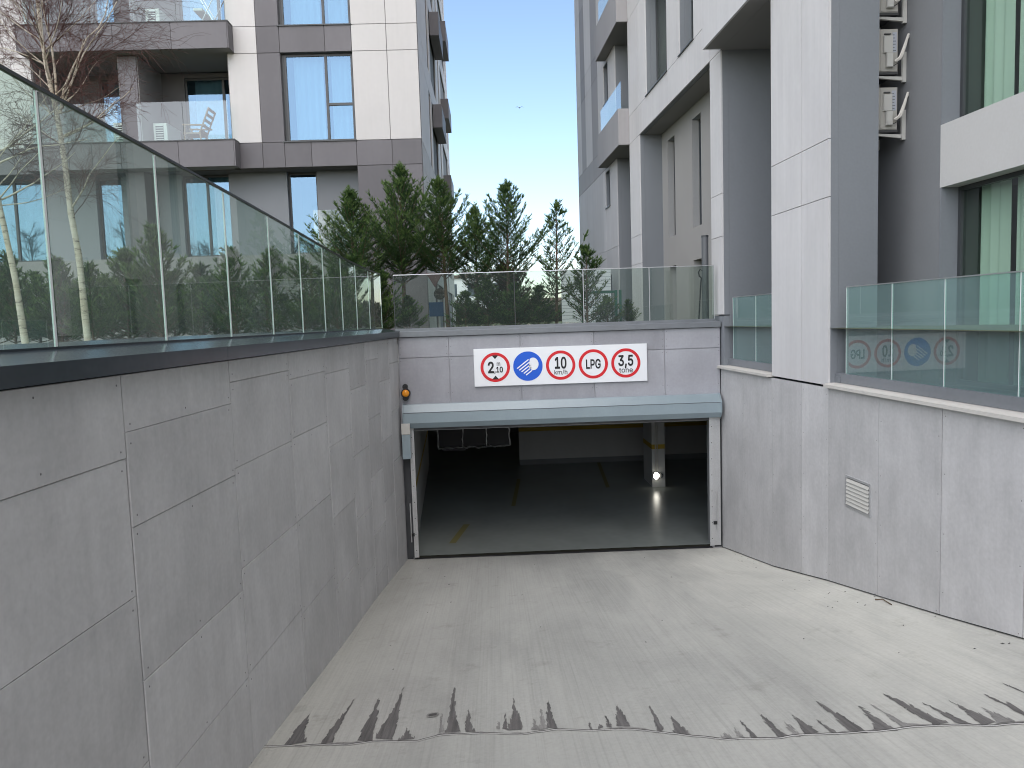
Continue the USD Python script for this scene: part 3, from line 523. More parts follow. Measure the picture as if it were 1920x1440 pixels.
def curtain(f, a0, a1, o, z0, z1, mat, parent, amp=.035, wl=.16, seed=0):
    rr = np.random.default_rng(seed); n = max(12, int((a1 - a0) / wl * 8)); a = np.linspace(a0, a1, n)
    ph = np.cumsum(rr.uniform(.6, 1.4, n)) * 2 * math.pi / 8; d = amp * np.sin(ph) * rr.uniform(.7, 1.2)
    v = [f(a[i] , o + d[i], z0) for i in range(n)] + [f(a[i], o + d[i] * .7, z1) for i in range(n)]
    return MB().add(v, [[i, i + 1, n + i + 1, n + i] for i in range(n - 1)]).build('curtain', mat, parent, smooth=True)
def window(f, a0, a1, z0, z1, o, parent, splits=(), hs=(), gm='glass_window', cm=None, fr=.055, room=2.2, seed=0, curt=None, label=None):
    """frame > panes, curtains; opening faces -o"""
    m = MB(); e = sorted([a0, *splits, a1])
    m.box(a0, a0 + fr, o, o + .07, z0, z1, f).box(a1 - fr, a1, o, o + .07, z0, z1, f).box(a0 + fr, a1 - fr, o, o + .07, z1 - fr, z1, f).box(a0 + fr, a1 - fr, o, o + .07, z0, z0 + fr, f)
    for s in splits: m.box(s - fr * .6, s + fr * .6, o - .004, o + .066, z0 + fr, z1 - fr, f)
    for (b0, b1, z) in hs: m.box(b0 + fr * .6, b1 - fr * .6, o - .002, o + .068, z - fr * .6, z + fr * .6, f)
    w = m.build('window', 'frame_dark', parent, label=label)
    for b0, b1 in zip(e[:-1], e[1:]):
        zz = [z0] + [z for (c0, c1, z) in hs if c0 - .01 <= b0 and c1 + .01 >= b1] + [z1]
        for p, q in zip(zz[:-1], zz[1:]): MB().box(b0 + .02, b1 - .02, o + .030, o + .040, p + .02, q - .02, f).build('pane', gm, w)
    r = o + room; t = o + .09
    MB().box(a0 - .02, a1 + .02, r, r + .05, z0 - .05, z1 + .05, f).box(a0 - .07, a0 - .02, t, r, z0 - .05, z1 + .05, f).box(a1 + .02, a1 + .07, t, r, z0 - .05, z1 + .05, f).box(a0 - .02, a1 + .02, t, r, z1 + .001, z1 + .05, f).box(a0 - .02, a1 + .02, t, r, z0 - .05, z0 - .001, f).build('room', 'room_dark', w)
    for k, (c0, c1) in enumerate(curt or []): curtain(f, c0, c1, o + .22, z0 + .02, z1 - .02, cm or 'curtain_cloth', w, seed=seed + k)
    return w
for z0, z1, sd_ in ((3.45, 5.93, 3), (6.70, 9.2, 5)):
    window(RW, -11.2, -4.70, z0, z1, W + .22, rb, splits=(-6.05, -7.6, -9.4), gm='glass_window_green', seed=sd_, curt=((-5.98, -5.42), (-7.5, -6.15), (-5.30, -4.80)), room=3)
    MB().box(-5.36, -5.33, W + .55, W + .9, z0, z1, RW).build('gap_plate', 'frame_dark', rb)  # dark upright plate behind the gap between the curtains
    MB().box(-4.698, -4.674, W + .001, W + .29, z0, z1, RW).build('reveal', 'plaster_grey', rb)
# beam and recessed wall between the fins
for a, b in ((.46, 1.9), (1.9, 3.35), (3.35, 4.75), (4.75, 6.1), (6.1, 7.25)): clad(RW, a, b, 9.2, 9.95, LB, rb)
MB().box(.46, 6.1, .131, .60, 9.19, 9.95, RW).build('beam', 'plaster_taupe', rb)
bw = MB(); o0 = .60; ops = [(2.88, 3.52), (4.93, 5.57)]
for a, b in ((.46, 2.88), (3.52, 4.93), (5.57, 6.102)): bw.box(a, b, o0, o0 + .3, 4.1, 9.95, RW)
for a, b in ops: bw.box(a, b, o0, o0 + .3, 5.70, 6.45, RW).box(a, b, o0, o0 + .3, 8.9, 9.95, RW)
bw.build('recessed_wall', 'plaster_mid', rb)
for a, b in ops:
    window(RW, a, b, 6.45, 8.9, o0 + .16, rb, seed=31, room=1.2)
    MB().box(a, b, o0 + .2, o0 + .24, 4.2, 5.70, RW).build('door', 'frame_dark', rb)
# facade above the beam, with tall window openings
for a, b in ((.46, 1.42), (2.42, 3.37), (5.30, 6.1), (6.1, 7.25)): 
    for z0, z1 in ((9.95, 12.5), (12.5, 13.25)): clad(RW, a, b, z0, z1, LB, rb)
for a, b in ((1.42, 2.42), (3.37, 5.30)):
    clad(RW, a, b, 12.5, 13.25, LB, rb)
    window(RW, a, b, 9.97, 12.5, .27, rb, splits=((a + b) / 2,), gm='glass_window_green', seed=41, room=1.5, curt=((a + .1, b - .3),))
    MB().box(a - .02, b + .02, -.03, .27, 9.945, 9.968, RW).build('window_sill', 'frame_dark', rb)
    for q in (a, b): MB().box(q - .02 if q == b else q + .001, q - .001 if q == b else q + .02, .131, .27, 9.97, 12.5, RW).build('reveal', 'plaster_grey', rb)
# far flush part
STR = [(16.2, 15.2, LB), (15.2, 14.25, 'mid'), (14.25, 12.95, LB), (12.95, 11.78, 'mid'), (11.78, 10.78, LB), (10.05, 9.0, LB)]
for b, a, kd in STR:
    for z0, z1 in ((9.95, 12.5), (12.5, 13.25), (13.25, 15.8), (15.8, 16.55), (16.55, 19.1), (19.1, 26)): clad(RW, a, b, z0, z1, kd, rb)
for z0, z1 in ((9.95, 11.23), (12.42, 13.25), (13.25, 14.5), (15.7, 16.55), (16.55, 17.8), (19, 26)): clad(RW, 10.05, 10.78, z0, z1, LB, rb)
for z0, z1 in ((11.23, 12.42), (14.5, 15.7), (17.8, 19)): window(RW, 10.05, 10.78, z0, z1, .15, rb, room=.7)
for a, b in ((14.4, 16.2), (12.9, 14.4), (11.2, 12.9), (9.0, 11.2)): clad(RW, a, b, 9.2, 9.95, 'mid', rb)
for a, b in ((14.4, 16.2), (12.9, 14.4), (11.2, 12.9)):
    for z0, z1 in ((4.2, 6.62), (6.62, 9.2)): clad(RW, a, b, z0, z1, 'pale', rb)
for a, b, z0, z1 in ((9.0, 10.05, 4.2, 6.6), (9.0, 10.05, 6.6, 9.2), (10.78, 11.2, 4.2, 6.6), (10.78, 11.2, 6.6, 9.2), (10.05, 10.78, 6.6, 7.98), (10.05, 10.78, 9.1, 9.2), (10.05, 10.78, 5.8, 6.6)): clad(RW, a, b, z0, z1, 'pale', rb)
window(RW, 10.05, 10.78, 7.98, 9.1, .15, rb, room=.7); window(RW, 10.05, 10.78, 4.3, 5.8, .15, rb, room=.7)
for z in (7.98, 11.23): MB().box(10.03, 10.80, -.03, .10, z - .03, z - .002, RW).build('window_sill', 'frame_dark', rb)
MB().box(7.25, 9.0, .62, .90, 4.2, 26, RW).build('loggia_wall', 'plaster_grey', rb)
MB().box(9.0, 9.02, .132, .90, 4.2, 26, RW).build('reveal', 'plaster_grey', rb)
for z0 in (9.2, 12.5, 15.8, 19.1):
    bl = MB().box(7.22, 10.4, -.31, -.28, z0, z0 + .98, RW).build('balcony', 'mid_board_b', rb)
    MB().box(7.20, 7.23, -.31, -.004, z0 + .003, z0 + .98, RW).build('end_panel', 'mid_board_c', bl)
    MB().box(7.232, 10.4, -.279, .0, z0 + .002, z0 + .2, RW).box(7.25, 9.0, .0, .62, z0, z0 + .2, RW).build('slab', 'plaster_taupe', bl)
    MB().box(7.3, 10.3, -.20, -.188, z0 + .98, z0 + 1.75, RW).build('glass_panel', 'glass_balcony', bl)
bl = MB().box(-2.36, -.20, -.34, -.30, 9.2, 10.02, RW).build('balcony', 'light_board_b', rb)
MB().box(-.21, -.18, -.34, -.003, 9.202, 10.02, RW).build('end_panel', 'light_board_c', bl)
MB().box(-2.36, -.212, -.299, -.001, 9.202, 9.4, RW).build('slab', 'plaster_taupe', bl)
for z0, z1 in ((9.95, 12.5), (13.25, 26)): MB().box(-14, 7.25, .6 if z0 < 13 else .0, W + .3 if z0 < 13 else 3.2, z0 + 2.9 if z0 < 13 else z0, z1 if z0 > 13 else 13.25, RW).build('upper_wall', 'plaster_taupe' if z0 < 13 else 'light_board_b', rb)
core.box(.46, 7.0, .95, 3.2, 4.0, 9.9, RW); core.box(-32, -14, .2, 9, -.5, 26, RW)
core.build('core', 'plaster_grey', rb)
MB().box(-.05, 2.3, .05, .06, 6.3, 6.4, RW)
MB().box(-2.44, -2.37, .55, .62, 5.78, 5.90, RW).build('wall_fitting', 'black_plastic', rb)
for (p, f), mb in list(wallp.items()):
    if p == rb: mb.build('backing', 'plaster_grey', rb, kind='stuff')

# air conditioners on the set-back wall
def tubepts(*p): return np.array(p, float)
def ac_split(i, z):
    lab = ('lowest of three beige air conditioners stacked on the wall behind the column', 'middle of three beige air conditioners stacked on the wall behind the column', 'topmost of three beige air conditioners on the wall behind the column')[i]
    t = thing('air_conditioner', lab, 'air conditioner', RW(-3.6, 1.0, z), group=None)
    o0, o1, y0, y1 = .70, 1.06, -3.95, -3.15
    MB().cbox(y0 + .012, y1, o0, o1, z, z + .555, RW, b=.012).build('casing', 'ac_beige', t)
    E = lambda o, y, zz: RW(y, o, zz)
    MB().box(o0 + .02, o1 - .01, y0, y0 + .011, z + .01, z + .545, E).build('end_panel', 'ac_beige', t)
    for k in range(3): MB().box(o0 + .05 + k * .035, o0 + .062 + k * .035, y0 - .006, y0 - .001, z + .02, z + .53, E).build('rib', 'ac_beige', t)
    MB().cbox(o0 + .155, o0 + .275, y0 - .03, y0 - .001, z + .24, z + .46, E, b=.006).build('handle_cover', 'ac_white', t)
    MB().cbox(o0 + .185, o0 + .275, y0 - .05, y0 - .001, z + .05, z + .235, E, b=.01).build('valve_cover', 'ac_white', t)
    MB().box(o0 + .165, o0 + .25, y0 - .02, y0 - .002, z + .475, z + .49, E).build('vent_slot', 'ac_dark', t)
    MB().box(o0 + .279, o0 + .338, y0 - .003, y0 - .001, z + .25, z + .51, E).build('label', 'ac_label', t)
    for q in np.linspace(.27, .47, 6): MB().box(o0 + .285, o0 + .285 + R_.uniform(.02, .045), y0 - .004, y0 - .0031, z + q, z + q + .007, E).build('label_line', 'ac_dark', t)
    for y in (y0 + .02, y1 - .15):
        MB().prism([(o0 - .1, z - .05), (W - .06, z - .11), (W - .06, z - .06), (o0 - .1, z - .035)], y, y + .035, RW).box(y, y + .035, W - .055, W - .005, z - .13, z + .26, RW).build('bracket', 'ac_white', t)
    MB().box(y0, y1, o0, o1, z - .034, z - .003, RW).build('foot', 'ac_dark', t)
    for k in (0, 1):
        pts = tubepts(RW(y0 - .045, o0 + .29 + .02 * k, z + .12), RW(y0 - .07, o0 + .345 + .02 * k, z + .16), RW(y0 - .07, o0 + .40 + .012 * k, z + .30), RW(y0 - .05, o0 + .45, z + .41 + .0 * k), RW(y0 - .03, W - .01, z + .47 - .03 * k))
        tt = np.linspace(0, 4, 17); s = np.column_stack([np.interp(tt, range(5), pts[:, c]) for c in range(3)]); s[1:-1] = (s[:-2] + s[1:-1] * 2 + s[2:]) / 4
        MB().tube(s, .016, 7).build('pipe', 'insulation', t, smooth=40)
    MB().tube([RW(y0 - .04, o0 + .27, z + .06), RW(y0 - .06, o0 + .34, z + .10), RW(y0 - .05, o0 + .40, z + .22)], .006, 5).build('cable', 'cord_black', t)
for i, z in enumerate((6.83, 7.585, 8.35)): ac_split(i, z)
# vent grille in the right wall
vg = thing('vent_grille', 'small square metal louvre vent set in the right ramp wall', 'vent', RW(-5, -.01, 2.1))
m = MB().box(-5.30, -5.265, -.012, .02, 1.91, 2.32, RW).box(-4.725, -4.69, -.012, .02, 1.91, 2.32, RW).box(-5.265, -4.725, -.012, .02, 1.91, 1.94, RW).box(-5.265, -4.725, -.012, .02, 2.29, 2.32, RW)
m.build('frame', 'steel_galvanised', vg)
MB().box(-5.265, -4.725, -.0015, -.0005, 1.94, 2.29, RW).build('backing', 'near_black', vg)  # near-black sheet over the panel, in place of an opening
for k in range(7):
    z = 1.945 + k * .049; MB().prism([(-.022, z), (-.019, z), (-.003, z + .04), (-.006, z + .04)], -5.264, -4.726, RW).build('slat', 'ac_white', vg)

# ------------------------------------------------------------------ left building
lb = thing('apartment_building', 'white and dark grey panelled apartment block with balconies behind the left wall', 'building', (-7, 6.8, 4.2))
def FB(a, o, z): return (a, 6.8 + o, z)
lcore = MB().box(-40, -1.75, 3.0, 16.2, 3.8, 27, FB).box(-40, -1.75, .2, 3.0, 15.16, 27, FB)
def cladL(a, b, z0, z1, kind, o=0.0): clad(FB, a, b, z0, z1, kind, lb, gap=.008, o=o)
H = 3.02
for k in range(2):
    z0, z1, z2 = 9.42 + k * H, 11.75 + k * H, 12.44 + k * H
    for a, b, kd in ((-16.0, -14.2, 'white'), (-14.2, -11.92, 'white'), (-6.75, -5.965, 'white'), (-5.965, -5.36, 'grey'), (-3.45, -2.52, 'white'), (-2.52, -1.69, 'white')):
        cladL(a, b, z0, z1, kd); cladL(a, b, z1, z2, kd)
    cladL(-5.36, -4.16, z1, z2, 'grey'); cladL(-4.16, -3.45, z1, z2, 'grey')
    cladL(-9.65, -9.16, z0, z1, 'grey')
    window(FB, -5.30, -3.47, z0 + .02, z1 - .01, .14, lb, splits=(-4.19,), hs=((-4.19, -3.47, z0 + 1.0),), seed=50 + k, curt=((-5.1, -4.3), (-4.1, -3.5)))
    MB().box(-5.36, -5.302, .131, .3, z0, z1, FB).build('reveal', 'frame_dark', lb)
    MB().box(-5.40, -3.43, -.03, .14, z0 - .012, z0 + .018, FB).build('window_sill', 'frame_dark', lb)
    # loggias
    for a, b in ((-11.92, -11.90), (-9.67, -9.65), (-9.16, -9.14), (-6.77, -6.75)): MB().box(a, b, .032, 1.5, z0 - .05, z1, FB).build('loggia_side', 'plaster_taupe', lb)
    MB().box(-11.9, -10.9, 1.5, 1.75, z0 - .05, z1, FB).box(-9.3, -8.5, 1.5, 1.75, z0 - .05, z1, FB).box(-10.9, -9.3, 1.5, 1.75, z1 - .12, z1, FB).box(-8.5, -6.75, 1.5, 1.75, z1 - .12, z1, FB).build('loggia_wall', 'plaster_dark', lb)
    window(FB, -10.9, -9.72, z0 - .04, z1 - .125, 1.55, lb, splits=(-10.3,), seed=60 + k, room=1.2, curt=((-10.8, -10.35),))
    window(FB, -8.5, -6.8, z0 - .04, z1 - .125, 1.55, lb, splits=(-7.42,), seed=70 + k, room=1.2, curt=((-8.3, -7.5),))
    zb, zt = z0 - .67, z0
    bl = MB().box(-12.0, -6.6, -.36, .0, zb + .01, zt - .08, FB).box(-11.9, -6.77, .0, 1.5, zb + .01, zt - .06, FB).build('balcony', 'plaster_taupe', lb)
    jx = [-12.0, -10.9, -10.3, -9.55, -8.05, -6.6]
    for a, b in zip(jx[:-1], jx[1:]): MB().box(a + .006, b - .006, -.40, -.361, zb, zt, FB).build('panel', bd('grey'), bl)
    MB().box(-6.599, -6.57, -.40, -.001, zb, zt, FB).build('panel', bd('grey'), bl); MB().box(-12.03, -12.001, -.40, -.001, zb, zt, FB).build('panel', bd('grey'), bl)
    MB().box(-12.04, -6.56, -.42, -.02, zt + .001, zt + .026, FB).build('coping', 'frame_dark', bl)
    for a, b in ((-11.9, -10.78), (-10.77, -9.66), (-9.15, -7.96), (-7.95, -6.77)): MB().box(a, b, -.20, -.19, zt + .03, zt + 1.07, FB).build('glass_panel', 'glass_balcony', bl)
# dark band above the ground floor
for a, b in ((-16, -14.2), (-14.2, -12.0), (-6.6, -5.965), (-5.965, -5.375), (-5.375, -4.66), (-4.66, -3.45), (-3.45, -2.49), (-2.49, -1.69)): cladL(a, b, 8.75, 9.42, 'grey')
for a, b in ((-3.45, -2.49), (-2.49, -1.69)):
    for z0, z1 in ((6.4, 8.75), (4.1, 6.4)): cladL(a, b, z0, z1, 'grey')
MB().box(-16, -3.45, .132, .9, 8.74, 9.40, FB).build('soffit', 'plaster_dark', lb)
gw = MB(); g0 = .56; GW = [(-13.9, -12.2), (-10.75, -10.05), (-8.4, -7.1), (-5.5, -4.68)]; e = -16
for a, b in GW: gw.box(e, a, g0, g0 + .3, 4.1, 8.74, FB).box(a, b, g0, g0 + .3, 4.1, 6.48, FB); e = b
gw.box(e, -3.45, g0, g0 + .3, 4.1, 8.74, FB); gw.build('ground_floor_wall', 'plaster_grey', lb)
for i, (a, b) in enumerate(GW): window(FB, a, b, 6.48, 8.73, g0 + .14, lb, splits=((a + b) / 2,) if b - a > 1 else (), seed=80 + i, room=1.5, curt=((a + .1, b - .1),) if i != 3 else None)
for a, b in ((-9.65, -9.16),): MB().box(a, b, .0, .5, 4.1, 8.74, FB).build('pillar', 'grey_board_b', lb)
MB().box(-4.70, -3.47, -.02, -.008, 6.5, 7.59, FB).build('glass_panel', 'glass_balcony', lb)
MB().box(-16, -3.46, .02, .5, 4.1, 6.44, FB).build('plinth', 'plaster_taupe', lb)
# side facade (faces the gap between the two blocks)
def SB(a, o, z): return (-1.69 - o, a, z)
ys_ = [6.83, 8.6, 10.2]
for k in range(-2, 5):
    z0, z1, z2 = 9.42 + k * H, 11.75 + k * H, 12.44 + k * H
    for a, b in ((6.84, 8.5), (8.5, 10.3), (11.0, 11.6), (14.2, 15.6), (16.3, 17.2), (20.9, 21.6), (22.3, 23.0)):
        clad(SB, a, b, max(z0, 4.2), z1, 'white' if k > -1 else 'cement', lb, gap=.008); clad(SB, a, b, z1, z2, 'white' if k > -1 else 'cement', lb, gap=.008)
    for a, b in ((10.3, 11.0), (11.6, 14.2), (15.6, 16.3), (17.2, 20.9), (21.6, 22.3)):
        clad(SB, a, b, z1, z2, 'white' if k > -1 else 'cement', lb, gap=.008)
        if k > -2: window(SB, a, b, z0, z1, .14, lb, splits=((a + b) / 2,) if b - a > 1 else (), room=.9)
for y, zz in ((12.0, (11.0, 14.0, 17.0)), (17.0, (9.6, 12.6, 15.6, 18.6))):
    for z in zz:
        bl = MB().box(y, y + 2.4, -.30, -.001, z, z + .75, SB).build('balcony', 'grey_board_c', lb)
        MB().box(y - .02, y - .001, -.31, -.001, z - .003, z + .755, SB).build('end_panel', 'grey_board_d', bl)
lcore.box(9.9, 23.0, .14 + .95, 6, 4.0, 26.9, SB); lcore.box(6.84, 23.0, .0, .6, 24.52, 27, SB)
lcore.build('core', 'plaster_grey', lb)
for (p, f), mb in list(wallp.items()):
    if p == lb: mb.build('backing', 'plaster_dark', lb, kind='stuff')

# things on the balconies
def ac_unit(x, y, z, s, lab):
    t = thing('air_conditioner', lab, 'air conditioner', (x, y, z))
    MB().cbox(x, x + .30 * s, y, y + .75 * s, z + .05, z + .60 * s, b=.01).build('casing', 'ac_white', t)
    MB().box(x + .05 * s, x + .22 * s, y - .006, y - .001, z + .10, z + .55 * s).build('grille', 'ac_dark', t)
    for q in np.linspace(.12, .52, 9): MB().box(x + .055 * s, x + .215 * s, y - .012, y - .007, z + q * s + .02, z + q * s + .042).build('grille_slat', 'ac_white', t)
    MB().box(x + .01, x + .05, y + .03, y + .7 * s, z, z + .049).box(x + .24 * s, x + .28 * s, y + .03, y + .7 * s, z, z + .049).build('foot', 'ac_dark', t)
ac_unit(-9.02, 7.25, 9.37, 1.25, 'white air conditioner unit on the lower balcony beside the lounge chair')
ac_unit(-9.02, 7.25, 12.39, 1.25, 'white air conditioner unit on the upper balcony')
ac_unit(-9.98, 7.0, 9.37, 1.2, 'white air conditioner unit on the lower balcony behind the birch')
ch = thing('lounge_chair', 'wooden armchair with tilted back on the lower balcony', 'chair', (-7.75, 7.2, 9.36))
def bar(parent, name, p, q, r, mat): MB().tube([p, q], r, 6).build(name, mat, parent)
for y in (6.95, 7.45):
    bar(ch, 'leg', (-8.08, y, 9.37), (-8.05, y, 9.98), .022, 'chair_wood'); bar(ch, 'leg', (-7.62, y, 9.37), (-7.66, y, 9.80), .022, 'chair_wood'); bar(ch, 'armrest', (-8.12, y, 9.98), (-7.50, y, 9.96), .025, 'chair_wood')
    bar(ch, 'back_post', (-7.68, y, 9.72), (-7.38, y, 10.42), .022, 'chair_wood')
MB().box(-8.1, -7.64, 6.96, 7.44, 9.74, 9.78).build('seat', 'chair_wood', ch)
for k in range(5):
    u = .15 + k * .2; MB().box(-7.68 + .3 * u - .012, -7.68 + .3 * u + .012, 6.95, 7.45, 9.72 + .7 * u - .04, 9.72 + .7 * u + .04).build('back_slat', 'chair_wood', ch)
rk = thing('drying_rack', 'folding metal laundry rack on the upper balcony', 'drying rack', (-7.2, 7.2, 12.39))
for y in (6.95, 7.55):
    bar(rk, 'leg', (-7.55, y, 12.40), (-6.98, y, 13.45), .014, 'rail_steel'); bar(rk, 'leg', (-6.98, y, 12.40), (-7.55, y, 13.45), .014, 'rail_steel')
for k in range(8): bar(rk, 'rod', (-7.58 + k * .085, 6.95, 13.45), (-7.58 + k * .085, 7.55, 13.45), .007, 'rail_steel')
MB().box(-7.62, -7.38, 6.93, 7.57, 12.93, 12.99).build('tray', 'ac_white', rk)

# ------------------------------------------------------------------ trees
def leaf_cards(P, D, L, Wd, nrm):
    """diamond leaflets: base P, direction D, length L, width Wd, facing nrm"""
    S = np.cross(D, nrm); S /= np.maximum(np.linalg.norm(S, axis=1, keepdims=True), 1e-9)
    a, b = P, P + D * L[:, None]; mid = P + D * (L * .45)[:, None]
    v = np.stack([a, mid + S * Wd[:, None] / 2, b, mid - S * Wd[:, None] / 2], 1).reshape(-1, 3)
    i = np.arange(len(P))[:, None] * 4
    return v, np.vstack([i + [0, 1, 2], i + [0, 2, 3]])
def conifer(h, r, start, seed, nb=120, openness=0.0, leaf='conifer_leaf', nm='conifer', label='', cat='conifer', loc=(0, 0, 4.2), group=None):
    rr = np.random.default_rng(seed); br = MB(); Ps, Ds, Ls, Ws, Ns, Ts = [], [], [], [], [], []
    lean = rr.normal(0, .02, 2)
    for k in range(nb):
        u = (k + rr.random()) / nb; z = start + (h - start) * (u ** 1.12); rel = (z - start) / (h - start)
        L = r * ((1 - rel) ** 1.05) * rr.uniform(.35, 1.25) * (.75 + .25 * min(1, rel / .12)) + .04
        az = k * 2.399 + rr.normal(0, .35); el = math.radians(rr.uniform(8, 36) + 26 * rel)
        n = max(5, int(L / .065)); t = np.linspace(0, 1, n)
        rad = L * t * math.cos(el); up = L * (t * math.sin(el) - .10 * t + .42 * t ** 2)
        d = np.array([math.cos(az), math.sin(az), 0.0]); sd_ = np.array([-d[1], d[0], 0.0])
        c = np.column_stack([lean[0] * z + d[0] * rad, lean[1] * z + d[1] * rad, z + up]) + sd_[None] * (rr.normal(0, .06) * t ** 2)[:, None]
        if L > .2: br.tube(c[::max(1, n // 4)], np.linspace(.012 * L / r + .003, .003, len(c[::max(1, n // 4)])), 4, cap=False)
        tg = np.gradient(c, axis=0); tg /= np.linalg.norm(tg, axis=1, keepdims=True)
        for i in range(1 if L < .4 else 2, n):
            if rr.random() < openness * .5: continue
            tip = t[i]; sl = (.27 * (1 - .6 * tip) + .07) * rr.uniform(.6, 1.3) * (.38 + .62 * (1 - rel))
            for s in (-1, 1):
                dirn = tg[i] * .80 + s * sd_ * rr.uniform(.45, .85) + np.array([0, 0, rr.uniform(-.05, .45)]); dirn /= np.linalg.norm(dirn)
                for q in range(5):
                    ww_ = q / 5; p = c[i] + dirn * sl * ww_
                    for s2 in (-1, 1):
                        dd = dirn + s2 * .55 * np.cross(dirn, [0, 0, 1]) * rr.uniform(.5, 1.2) + rr.normal(0, .16, 3); dd /= np.linalg.norm(dd)
                        Ps.append(p); Ds.append(dd); Ls.append(rr.uniform(.06, .125)); Ws.append(rr.uniform(.013, .025)); Ns.append(rr.normal(0, .5, 3) + [0, 0, 1]); Ts.append(tip * .6 + .4 * ww_ + rr.normal(0, .12) > .72)
            if i == n - 1:
                for _ in range(3):
                    dd = tg[i] + rr.normal(0, .25, 3); dd /= np.linalg.norm(dd); Ps.append(c[i]); Ds.append(dd); Ls.append(.13); Ws.append(.02); Ns.append(rr.normal(0, 1, 3)); Ts.append(True)
    t = thing(nm, label, cat, loc, group); o = np.array(loc, float)
    tr = MB().tube([(lean[0] * z + o[0], lean[1] * z + o[1], z + o[2] - .05 * (z == 0)) for z in np.linspace(0, h * .97, 7)], np.linspace(.055 * h / 3.5, .006, 7), 7); tr.build('trunk', 'bark_brown', t, smooth=True)
    br.v = [x + o for x in br.v]; br.build('branch', 'bark_brown', t, kind='stuff')
    for k in range(60):                                                     # the leading shoot
        u = k / 60; p = np.array([lean[0] * h, lean[1] * h, h * .96 + .34 * u * h / 3.5]); a = k * 2.4; dd = np.array([math.cos(a), math.sin(a), 1.3]); dd /= np.linalg.norm(dd)
        Ps.append(p); Ds.append(dd); Ls.append((.20 * (1 - u) + .05) * h / 3.5); Ws.append(.018); Ns.append(rr.normal(0, 1, 3)); Ts.append(True)
    A = [np.array(q) for q in (Ps, Ds, Ls, Ws, Ns)]; T_ = np.array(Ts)
    for nm_, mk, mt in (('crown', ~T_, leaf), ('crown_tips', T_, 'conifer_tip' if leaf == 'conifer_leaf' else leaf)):
        v, f = leaf_cards(*(q[mk] for q in A)); MB().add(v + o, f).build(nm_, mt, t)
    return t
GC = 'feathery conifers behind the front glass'
c1 = conifer(3.65, 1.45, 1.1, 21, 105, label='tallest leftmost of the feathery conifers behind the front glass', loc=(-1.93, 3.0, 4.2), group=GC)
c2 = conifer(3.3, 1.35, 1.2, 22, 80, label='feathery conifer second from the left, in front of the white block corner', loc=(-.95, 3.0, 4.2), group=GC)
c3 = conifer(3.2, 1.3, 1.0, 23, 80, label='dark narrow conifer standing against the sky between the two blocks', loc=(.42, 3.0, 4.2), group=GC)
c4 = conifer(2.75, 1.0, .6, 24, 48, openness=.7, label='thin airy conifer right against the sky beside the right block', loc=(1.50, 3.0, 4.2), group=GC)
conifer(1.75, .7, .05, 25, 50, openness=.3, label='short conifer in front of the green mesh gate', loc=(2.15, 2.6, 4.2), group=GC)
copy_of(c1, 'conifer', 'lower bushy conifer at the left end, rising beside the sloping handrail', 'conifer', (-2.85, 2.5, 4.2), 2.1, (.95, .95, .84), GC)
copy_of(c3, 'conifer', 'low conifer filling the gap before the narrow one', 'conifer', (-.28, 3.4, 4.2), 1.2, (.85, .85, .86), GC)
h1 = conifer(1.75, .85, .05, 31, 60, nm='conifer_shrub', label='low feathery conifer shrub just right of the birch trunk behind the left glass', cat='shrub', loc=(-5.0, .9, 4.2), group='conifer shrubs behind the left glass')
SH = [(-9.3, .9, .95, 'at the far left edge behind the left glass'), (-8.45, 1.0, 1.0, 'between the two birch trunks behind the left glass'), (-7.75, .8, .85, 'close left of the upright birch trunk'), (-7.25, 1.2, 1.1, 'right behind the upright birch trunk'), (-6.5, 1.0, 1.18, 'tall and pointed in the second glass pane'),
      (-5.75, 1.2, .9, 'rounded low in the third glass pane'), (-4.35, 1.1, .95, 'left of the bright sky reflection in the glass'), (-3.7, 1.0, .92, 'beneath the middle of the sloping rail'), (-3.0, .8, .75, 'small, beside the front corner of the left glass'), (-9.9, 1.3, 1.0, 'leftmost, half outside the picture'), (-2.35, 1.6, .6, 'smallest, in the corner where the two glass walls meet')]
for i, (x, y, s, l) in enumerate(SH): copy_of(h1, 'conifer_shrub', 'low feathery conifer shrub ' + l, 'shrub', (x, y, 4.2), 1.7 * i, (s, s, s * R_.uniform(.9, 1.08)), 'conifer shrubs behind the left glass')
for i, q in enumerate('first second third fourth fifth sixth seventh eighth ninth tenth eleventh'.split()): copy_of(h1, 'conifer_shrub', f'{q} conifer shrub from the left in the rear hedge row behind the left glass', 'shrub', (-9.6 + i * .74 + R_.uniform(-.15, .15), 1.9 + R_.uniform(-.2, .2), 4.2), 2.3 * i, (1, 1, R_.uniform(.72, 1.0)), 'rear hedge row behind the left glass')
ob = conifer(1.45, 1.0, .02, 41, 120, leaf='olive_leaf', nm='olive_shrub', label='wide olive brown shrub behind the middle of the front glass', cat='shrub', loc=(.45, 4.2, 4.2))
copy_of(h1, 'conifer_shrub', 'low green shrub at the foot of the green mesh gate', 'shrub', (2.85, 4.2, 4.2), .4, (.6, .6, .42)); copy_of(h1, 'conifer_shrub', 'low green shrub beside the gate post by the right block', 'shrub', (3.4, 4.5, 4.2), 2.4, (.45, .45, .36))

